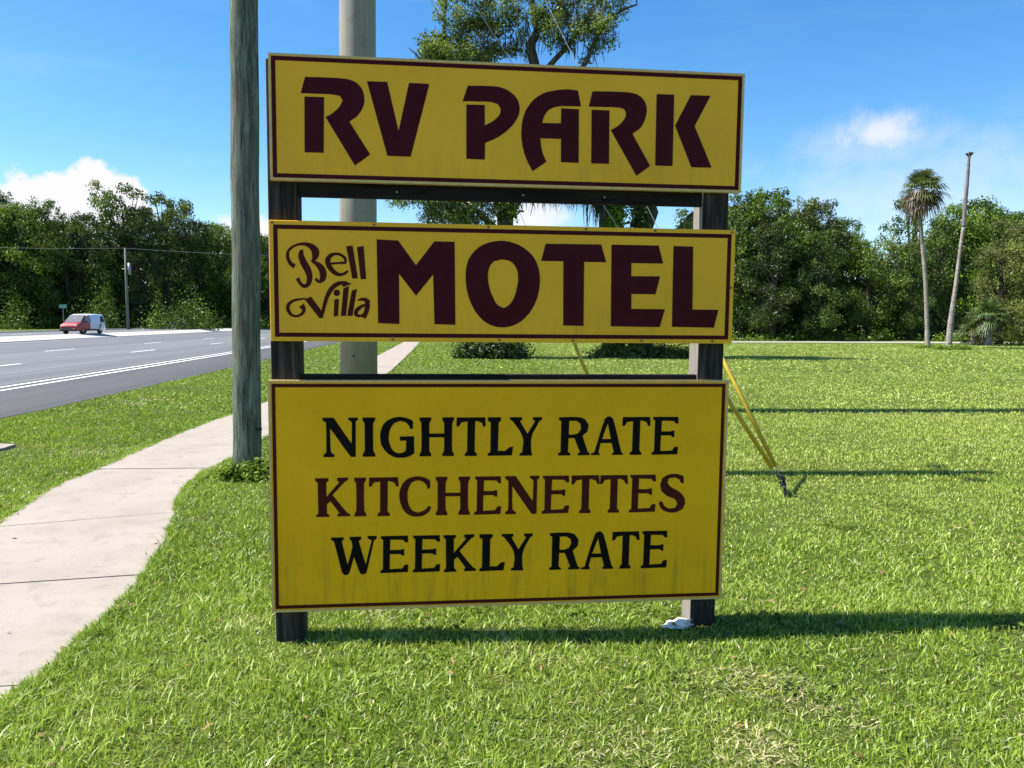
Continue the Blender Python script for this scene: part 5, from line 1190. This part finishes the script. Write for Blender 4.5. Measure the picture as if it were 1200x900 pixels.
# ------------------------------------------------------------------ the van
def build_van(loc, rz):
    root = empty('van', loc, rz)
    tag(root, 'red and white van driving on the far carriageway', 'van')
    red = NT('van_red_paint')
    red = red.done((0.30, 0.040, 0.028), 0.35, Coat_Weight=0.4)
    white = NT('van_white_paint')
    white = white.done((0.74, 0.75, 0.76), 0.3, Coat_Weight=0.5)
    dark = NT('van_black_trim')
    dark = dark.done((0.012, 0.012, 0.013), 0.5)
    glass = NT('van_glass')
    glass = glass.done((0.13, 0.13, 0.13), 0.10, spec=0.9)
    lamp = NT('van_lamp_glass')
    lamp = lamp.done((0.75, 0.75, 0.72), 0.12)
    rub = NT('tyre_rubber')
    rub = rub.done((0.018, 0.018, 0.018), 0.8)
    # stations: x, z bottom, z belt, z top, half width, half width at top
    st = [(-2.38, .42, .95, 1.60, .80, .66), (-2.34, .34, 1.0, 1.76, .90, .74), (-2.1, .30, 1.03, 1.87, .94, .78), (-1.0, .30, 1.05, 1.92, .95, .80), (0.3, .30, 1.05, 1.90, .95, .80), (0.72, .30, 1.06, 1.82, .95, .77),
          (1.15, .30, 1.06, 1.50, .95, .78), (1.58, .30, 1.02, 1.13, .94, .80), (1.95, .30, .92, 1.02, .90, .76), (2.22, .30, .80, .90, .82, .66), (2.36, .36, .62, .72, .70, .55)]
    sec = []
    for x, zb, zm, zt, w, wt in st:
        h = [(w * .88, zb), (w, zb + .12), (w, zm - .12), (w * .985, zm), (wt + (w - wt) * .15, zt - .10 * min(1, (zt - zm) / .4)), (wt * .86, zt), (0, zt + .02)]
        sec.append([(x, -y, z) for y, z in h] + [(x, y, z) for y, z in h[-2::-1]])
    n = len(sec[0])
    fr, rr_ = MB(), MB()
    V = [p for s in sec for p in s]
    fF, fR = [], []
    for i in range(len(sec) - 1):
        for k in range(n - 1):
            q = (i * n + k, (i + 1) * n + k, (i + 1) * n + k + 1, i * n + k + 1)
            top = sec[i][k][2] > 1.25 and k in (4, 5, 6, 7)
            (fF if (i >= 4 and not (top and i < 5)) else fR).append(q)
        q = (i * n + n - 1, (i + 1) * n + n - 1, (i + 1) * n, i * n)
        (fF if i >= 4 else fR).append(q)
    fR.append(tuple(range(n))[::-1])
    fF.append(tuple((len(sec) - 1) * n + k for k in range(n)))
    for mb_, ff in ((fr, fF), (rr_, fR)):
        used = sorted({i for f in ff for i in f})
        re_ = {i: k for k, i in enumerate(used)}
        mb_.add([V[i] for i in used], [tuple(re_[i] for i in f) for f in ff])
    bo = rr_.build('rear_body', white, root, True)
    fo = fr.build('front_body', red, root, True)
    fo['label'] = 'red front body with hood and cab doors'
    bo['label'] = 'white cargo body and roof'
    # glass, lamps, bumper, wheels
    ws = MB().add([(0.80, -.69, 1.80), (0.80, .69, 1.80), (1.60, .78, 1.155), (1.60, -.78, 1.155), (0.77, -.69, 1.77), (0.77, .69, 1.77), (1.57, .78, 1.12), (1.57, -.78, 1.12)],
                  [(3, 2, 1, 0), (4, 5, 6, 7), (0, 1, 5, 4), (1, 2, 6, 5), (2, 3, 7, 6), (3, 0, 4, 7)])
    ws.build('windscreen', glass, root)
    for s in (-1, 1):
        a = [(0.12, s * .945, 1.10), (1.22, s * .945, 1.10), (0.76, s * .83, 1.66), (0.12, s * .83, 1.72)]
        sw = MB().add(a + [(x, y - s * .03, z) for x, y, z in a], [(0, 1, 2, 3), (7, 6, 5, 4), (0, 4, 5, 1), (1, 5, 6, 2), (2, 6, 7, 3), (3, 7, 4, 0)])
        sw.build('side_window', glass, root)
        a = [(-2.12, s * .945, 1.12), (-1.45, s * .955, 1.12), (-1.62, s * .845, 1.70), (-2.02, s * .84, 1.68)]
        sw = MB().add(a + [(x, y - s * .03, z) for x, y, z in a], [(0, 1, 2, 3), (7, 6, 5, 4), (0, 4, 5, 1), (1, 5, 6, 2), (2, 6, 7, 3), (3, 7, 4, 0)])
        sw.build('rear_window', dark, root)
        st_ = MB().add([(-1.30, s * .962, .45), (-1.12, s * .962, .45), (-1.42, s * .962, 1.0), (-1.60, s * .962, 1.0), (-1.30, s * .94, .45), (-1.12, s * .94, .45), (-1.42, s * .94, 1.0), (-1.60, s * .94, 1.0)],
                       [(0, 1, 2, 3), (7, 6, 5, 4), (0, 4, 5, 1), (1, 5, 6, 2), (2, 6, 7, 3), (3, 7, 4, 0)])
        st_.build('dark_stripe', dark, root)
        MB().box(-1.05, 1.0, s * .955 - .02, s * .955 + .02, .33, .46, .01).build('sill', dark, root)
        MB().box(1.98, 2.27, min(s * .50, s * .80), max(s * .50, s * .80), .74, .89, .03).build('headlight', lamp, root)
        mi = MB().box(1.05, 1.2, min(s * .98, s * 1.16), max(s * .98, s * 1.16), 1.08, 1.26, .03)
        mi.build('wing_mirror', dark, root)
        for x in (1.42, -1.50):
            wh = empty('wheel', (x, s * .80, .33))
            wh.parent = root
            MB().tube([(0, -.11, 0), (0, -.09, 0), (0, .09, 0), (0, .11, 0)], [.28, .33, .33, .28], 20).build('tyre', rub, wh, True)
            MB().tube([(0, s * .10, 0), (0, s * .125, 0)], [.20, .16], 16).build('rim', M['steel'], wh, True)
    MB().box(2.10, 2.44, -.80, .80, .28, .52, .06).build('bumper', dark, root)
    MB().box(2.24, 2.41, -.42, .42, .55, .66, .02).build('grille', dark, root)
    return root


VD = 75.0
build_van((at_px(98, VD), VD, FAR_Z + 0.012), -math.pi / 2 + ROAD_A - RAD(8))


# ------------------------------------------------------------------ the motel sign
SIGN_YAW, SIGN_LEAN, SIGN_TILT = RAD(6.146), RAD(-0.314), RAD(-0.453)
_t = Vector((math.cos(SIGN_YAW), math.sin(SIGN_YAW), 0))
_n = Vector((-math.sin(SIGN_YAW), math.cos(SIGN_YAW), 0))
_z = math.cos(SIGN_TILT) * Vector((0, 0, 1)) + math.sin(SIGN_TILT) * _n
_nn = _t.cross(_z) * -1
_a = math.cos(SIGN_LEAN) * _t + math.sin(SIGN_LEAN) * _z
_b = -math.sin(SIGN_LEAN) * _t + math.cos(SIGN_LEAN) * _z
_d = _b.cross(_a)                                  # pointing away from the viewer
sign = bpy.data.objects.new('motel_sign', None)
COL.objects.link(sign)
sign.matrix_world = Matrix(((_a.x, _d.x, _b.x, 0.0147), (_a.y, _d.y, _b.y, 4.0516), (_a.z, _d.z, _b.z, 0), (0, 0, 0, 1)))
tag(sign, 'yellow motel and RV park sign of three panels on two dark wooden posts', 'sign')
PANELS = {'top': (-0.027, 2.3925, 0.604, 'yellow_a', 0.006, 0.030), 'mid': (-0.043, 1.589, 0.604, 'yellow_a', 0.022, 0.043), 'bot': (-0.057, 0.178, 1.208, 'yellow_b', 0.010, 0.032)}
PLAB = {'top': 'top yellow panel lettered RV PARK', 'mid': 'middle yellow panel lettered Bell Villa MOTEL', 'bot': 'large yellow bottom panel lettered NIGHTLY RATE KITCHENETTES WEEKLY RATE'}
TH = 0.030
PW = 2.42
MATS = {0: M['maroon'], 1: M['brown'], 2: M['black']}


def glyph_mesh(loops, z0, z1, name):
    """flat vinyl letter: outline loops (mm) -> thin solid standing on the panel face"""
    cu = bpy.data.curves.new(name, 'CURVE')
    cu.dimensions = '2D'
    cu.fill_mode = 'BOTH'
    cu.extrude = (z1 - z0) / 2
    for lp in loops:
        s = cu.splines.new('POLY')
        s.points.add(len(lp) - 1)
        for p, (x, y) in zip(s.points, lp):
            p.co = (x / 1000, y / 1000, 0, 1)
        s.use_cyclic_u = True
    ob = bpy.data.objects.new(name, cu)
    me = bpy.data.meshes.new_from_object(ob)
    bpy.data.objects.remove(ob)
    bpy.data.curves.remove(cu)
    me.transform(Matrix(((1, 0, 0, 0), (0, 0, -1, -(z0 + z1) / 2), (0, 1, 0, 0), (0, 0, 0, 1))))
    return me


for key, (uc, v0, hgt, pm, in0, in1) in PANELS.items():
    pn = MB().box(-PW / 2, PW / 2, 0.0, TH, 0, hgt, 0.003).build('panel', M[pm], sign)
    pn.location = (uc, 0, v0)
    pn['label'] = PLAB[key]
    # metal edging round the sheet (the middle panel is a bare board)
    if key != 'mid':
        e = MB()
        x, h_ = PW / 2, hgt
        w, lip = 0.004, 0.008
        e.box(-x - w, x + w, -0.003, TH + 0.003, -w, lip)
        e.box(-x - w, x + w, -0.003, TH + 0.003, h_ - lip, h_ + w)
        e.box(-x - w, -x + lip, -0.0032, TH + 0.0028, lip + 0.0002, h_ - lip - 0.0002)
        e.box(x - lip, x + w, -0.0032, TH + 0.0028, lip + 0.0002, h_ - lip - 0.0002)
        eo = e.build('edging', M['edge'], pn)
    b = MB()
    x, h_ = PW / 2, hgt
    o, i = in0 + (0.004 if key != 'mid' else 0), in1
    b.box(-x + o, x - o, -0.0012, 0.001, o, i)
    b.box(-x + o, x - o, -0.0012, 0.001, h_ - i, h_ - o)
    b.box(-x + o, -x + i, -0.00125, 0.001, i + 0.0001, h_ - i - 0.0001)
    b.box(x - i, x - o, -0.00125, 0.001, i + 0.0001, h_ - i - 0.0001)
    b.build('border', M['brown'] if key == 'bot' else M['maroon'], pn)
    for (ch, ci, loops) in GLYPHS[key]:
        ob = link('letter', glyph_mesh(loops, 0.0002, 0.0016, 'letter'), MATS[ci], pn)
        ob['label'] = ('maroon' if ci == 0 else 'brown-red' if ci == 1 else 'black') + ' letter ' + ch
    if key == 'mid':
        for (ch, ci, loops) in GLYPHS['bell']:
            me_ = MB()
            for q, lp in enumerate(loops):               # the strokes of a script letter, each a hair prouder than the last
                g_ = glyph_mesh([lp], 0.0002, 0.0012 + 0.00025 * q, 'letter')
                me_.add([v.co[:] for v in g_.vertices], [tuple(p.vertices) for p in g_.polygons])
                bpy.data.meshes.remove(g_)
            ob = me_.build('letter', M['brown'], pn)
            ob['label'] = 'brown-red script letter ' + ch
        for ux in (-1.193, -0.69, -0.11, 0.40, 0.77, 1.19):
            MB().tube([(ux, -0.004, hgt - 0.012), (ux, 0.002, hgt - 0.012)], [0.0065, 0.0065], 8).build('screw', M['screw'], pn)
        for ux in (-0.60, -0.05, 0.34, 0.71, 1.10):
            MB().tube([(ux, -0.004, 0.012), (ux, 0.002, 0.012)], [0.0065, 0.0065], 8).build('screw', M['screw'], pn)
        MB().tube([(1.195, -0.004, 0.30), (1.195, 0.002, 0.30)], [0.0065, 0.0065], 8).build('screw', M['screw'], pn)

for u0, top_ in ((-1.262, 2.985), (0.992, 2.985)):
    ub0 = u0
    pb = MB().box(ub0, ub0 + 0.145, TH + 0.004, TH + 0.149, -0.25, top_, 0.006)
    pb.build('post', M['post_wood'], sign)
MB().box(-1.117, 0.992, TH + 0.012, TH + 0.052, 2.318, 2.46, 0.004).build('crossbeam', M['beam_wood'], sign)
MB().box(-1.117, 0.992, TH + 0.012, TH + 0.052, 1.30, 1.418, 0.004).build('crossbeam', M['beam_wood'], sign)
for ux in (-0.62, 0.03, 0.46):
    MB().tube([(ux, TH + 0.006, 2.352), (ux, TH + 0.014, 2.352)], [0.005, 0.005], 6).build('screw', M['screw_pale'], sign)

# crumpled white plastic caught at the foot of the right post
cr = np.random.default_rng(9)
lm = bmesh.new()
bmesh.ops.create_icosphere(lm, subdivisions=3, radius=1.0)
for v in lm.verts:
    k = 1 + 0.30 * math.sin(v.co.x * 5 + 1) * math.sin(v.co.y * 6) + 0.22 * math.sin(v.co.z * 7 + v.co.x * 4) + cr.normal(0, 0.07)
    v.co = Vector((v.co.x * 0.076 * k, v.co.y * 0.045 * k, max(-0.01, v.co.z * 0.022 * k)))
for f_ in lm.faces:
    f_.smooth = True
lme = bpy.data.meshes.new('plastic_litter')
lm.to_mesh(lme)
lm.free()
lit = link('plastic_litter', lme, M['litter'])
lit.location = (0.93, 4.17, 0.022)
lit.rotation_euler.z = 0.4
tag(lit, 'crumpled white plastic scrap at the foot of the right sign post', 'litter')


# ------------------------------------------------------------------ grass
def keep_grass(x, y, jit):
    o = x * CA + y * SA
    ok = o > -7.25 + jit
    ok &= ~((x > swl(y) + np.abs(jit) * 2.0) & (x < swr(y) - np.abs(jit) * 2.0))
    ok &= ~((x > -7.6) & (x < -6.48) & (y > 9.65) & (y < 10.35))
    ok &= ~((y > 63.9) & (y < 67.8) & (x > -14))
    return ok


def blades(seed, y0, y1, side, dens, h0, h1, w0, bend=0.7, edge=None):
    rng = np.random.default_rng(seed)
    # trapezoid of lawn in front of the viewer, wider than the picture
    yy = np.linspace(y0, y1, 60)
    area = np.trapezoid(2 * (yy * side + 1.7), yy) if hasattr(np, 'trapezoid') else np.trapz(2 * (yy * side + 1.7), yy)
    n = int(area * dens)
    cdf = np.cumsum(yy * side + 1.7)
    cdf = (cdf - cdf[0]) / (cdf[-1] - cdf[0])
    Y = np.interp(rng.random(n), cdf, yy)
    X = rng.uniform(-1, 1, n) * (Y * side + 1.7)
    if edge is not None:                       # a fringe of longer blades hanging over a sidewalk edge
        n = int(edge[1])
        Y = y0 + (y1 - y0) * rng.random(n) ** 1.5
        X = edge[0](Y) + edge[2] * (np.abs(rng.normal(0, 0.035, n)) - 0.018 - 0.03 * value_noise(Y, Y * 0, 0.13, seed + 5))
    # tufts: pull blades together
    tx = value_noise(X, Y, 0.06 * (h1 / 0.07), seed + 1)
    thin = value_noise(X, Y, 0.20, 71) * 0.45 + value_noise(X, Y, 0.06, 72) * 0.55
    ok = (keep_grass(X, Y, rng.normal(0, 0.02, n)) | (edge is not None)) & (rng.random(n) < 0.12 + 1.7 * np.clip(thin - 0.15, 0, 1))
    X, Y, tx, thin = X[ok], Y[ok], tx[ok], thin[ok]
    n = len(X)
    big = value_noise(X, Y, 1.6, 73) * 0.55 + value_noise(X, Y, 0.45, 74) * 0.45
    patch = value_noise(X, Y, 1.1, 75) * 0.5 + value_noise(X, Y, 0.25, 76) * 0.5
    H = rng.uniform(h0, h1, n) * (0.55 + 0.75 * big)
    near_post = np.exp(-(((X + 1.2) / 0.22) ** 2 + ((Y - 3.95) / 0.2) ** 2)) + np.exp(-(((X - 1.05) / 0.22) ** 2 + ((Y - 4.2) / 0.2) ** 2))
    H = H * (1 - 0.6 * np.clip(near_post, 0, 1))
    dry = (rng.random(n) < np.clip(0.08 + 2.2 * (patch - 0.66), 0.05, 0.5)).astype(float) * rng.uniform(0.5, 1, n)
    flat = dry > 0.4
    az = rng.uniform(0, 2 * np.pi, n)
    la = rng.uniform(0, 2 * np.pi, n)
    k = np.where(flat, rng.uniform(0.7, 1.3, n), rng.uniform(0.1, bend, n))
    W = w0 * rng.uniform(0.6, 1.3, n)
    wd = np.stack([np.cos(az), np.sin(az), np.zeros(n)], 1) * W[:, None] * 0.5
    ld = np.stack([np.cos(la), np.sin(la), np.zeros(n)], 1) * (H * k)[:, None]
    up = np.zeros((n, 3))
    up[:, 2] = H * np.where(flat, 0.35, 1 - 0.35 * k)
    P = np.stack([X, Y, np.full(n, -0.004)], 1)
    P[:, 2] += np.where(flat, rng.uniform(0, 0.018, n), 0)
    V = np.empty((n, 5, 3))
    V[:, 0] = P - wd
    V[:, 1] = P + wd
    V[:, 2] = P + ld * 0.35 + up * 0.62 + wd * 0.8
    V[:, 3] = P + ld * 0.35 + up * 0.62 - wd * 0.8
    V[:, 4] = P + ld + up
    b = (np.arange(n) * 5)[:, None]
    F = np.concatenate([b + np.array([0, 1, 2]), b + np.array([0, 2, 3]), b + np.array([3, 2, 4])])
    tint = np.clip(0.30 + 0.5 * (big - 0.5) + 0.35 * (tx - 0.5) + rng.normal(0.12, 0.27, n), 0, 1)
    pale = np.clip((X - 0.6) * 0.5, 0, 1) * np.clip((Y - 4.2) * 0.35, 0, 1) * 0.55 + 0.9 * (value_noise(X, Y, 3.5, 77) * 0.6 + value_noise(X, Y, 0.8, 78) * 0.4 - 0.42)
    pale = np.clip(pale, 0, 0.75) * rng.uniform(0.5, 1.2, n)
    return V.reshape(-1, 3), F, np.repeat(tint, 5), np.repeat(dry, 5), np.repeat(np.clip(pale, 0, 0.9), 5)


parts = [blades(7, 2.4, 9.5, 1, 1, 0.035, 0.085, 0.0062, 1.2, (swr, 22000, 1)), blades(8, 5.5, 14.0, 1, 1, 0.03, 0.07, 0.0085, 1.2, (swl, 9000, -1)), blades(9, 9.5, 26.0, 1, 1, 0.03, 0.07, 0.013, 1.0, (swr, 7000, 1)),
         blades(6, 1.9, 6.0, 0.72, 800, 0.040, 0.085, 0.0095, 1.3), blades(1, 1.9, 4.8, 0.72, 11800, 0.024, 0.060, 0.0056, 1.15), blades(2, 4.8, 8.0, 0.74, 4500, 0.025, 0.055, 0.0085, 1.05),
         blades(3, 8.0, 14.0, 0.76, 1900, 0.026, 0.050, 0.013), blades(4, 14.0, 26.0, 0.76, 430, 0.028, 0.055, 0.027), blades(5, 26.0, 60.0, 0.76, 80, 0.03, 0.06, 0.07)]
off, Vs, Fs, Ts, Ds, Ps = 0, [], [], [], [], []
for V, F, t, d, p_ in parts:
    Ps.append(p_)
    Vs.append(V)
    Fs.append(F + off)
    Ts.append(t)
    Ds.append(d)
    off += len(V)
lawn = link('lawn_grass', np_mesh('lawn_grass', np.concatenate(Vs), np.concatenate(Fs), {'tint': np.concatenate(Ts), 'dry': np.concatenate(Ds), 'pale': np.concatenate(Ps)}), M['grass'])
tag(lawn, 'short bright green mown lawn grass with dry patches', 'grass', kind='stuff')

# leafy weeds round the foot of the wooden pole
rz_ = random.Random(6)
wd_ = []
for k in range(30):
    a, q = rz_.uniform(0, 6.28), rz_.uniform(0.05, 0.55)
    wd_.append((WPX + 0.12 + 0.75 * q * math.cos(a), WPY - 0.15 + 0.45 * q * math.sin(a), 0, rz_.uniform(0.08, 0.17), rz_.uniform(0.06, 0.19)))
tag(mound_stuff('weeds', wd_, 1300, 0.055, 'weed', 61, 0.7, 0.5), 'leafy green weeds round the foot of the wooden utility pole', 'weeds', kind='stuff')


# broad-leaved lawn weeds in loose patches, and a scatter of fallen leaves
rl = np.random.default_rng(91)
cx_ = rl.uniform(-2.0, 4.0, 46)
cy_ = rl.uniform(2.4, 9.0, 46)
pts = []
for x_, y_ in zip(cx_, cy_):
    k = int(rl.integers(20, 80))
    q = rl.normal(0, 0.10, (k, 2))
    pts.append(np.stack([x_ + q[:, 0], y_ + q[:, 1], rl.uniform(0.012, 0.045, k)], 1))
pts = np.concatenate(pts)
pts = pts[keep_grass(pts[:, 0], pts[:, 1], np.zeros(len(pts)))]
V, F, t = kites(rl, pts, 0.030, 1.6, None, None, 0.8)
tag(link('lawn_weeds', np_mesh('lawn_weeds', V, F, {'tint': t * 0.7}), M['weed']), 'small broad-leaved weeds growing in patches in the lawn', 'weeds', kind='stuff')
n_l = 420
fx, fy = rl.uniform(-5.2, 6.0, n_l), 2.2 + 12 * rl.random(n_l) ** 1.6
fz = np.where(keep_grass(fx, fy, np.zeros(n_l)), rl.uniform(0.02, 0.045, n_l), 0.022)
okl = (fx * CA + fy * SA) > -7.0
onwalk = fz == 0.022
okl &= ~onwalk | (rl.random(n_l) < 0.35)
V, F, t = kites(rl, np.stack([fx, fy, fz], 1)[okl], 0.042, 2.5, None, None, 0.45)
tag(link('fallen_leaves', np_mesh('fallen_leaves', V, F, {'tint': t}), M['dead_leaf']), 'scattered small brown fallen leaves on lawn and sidewalk', 'leaves', kind='stuff')
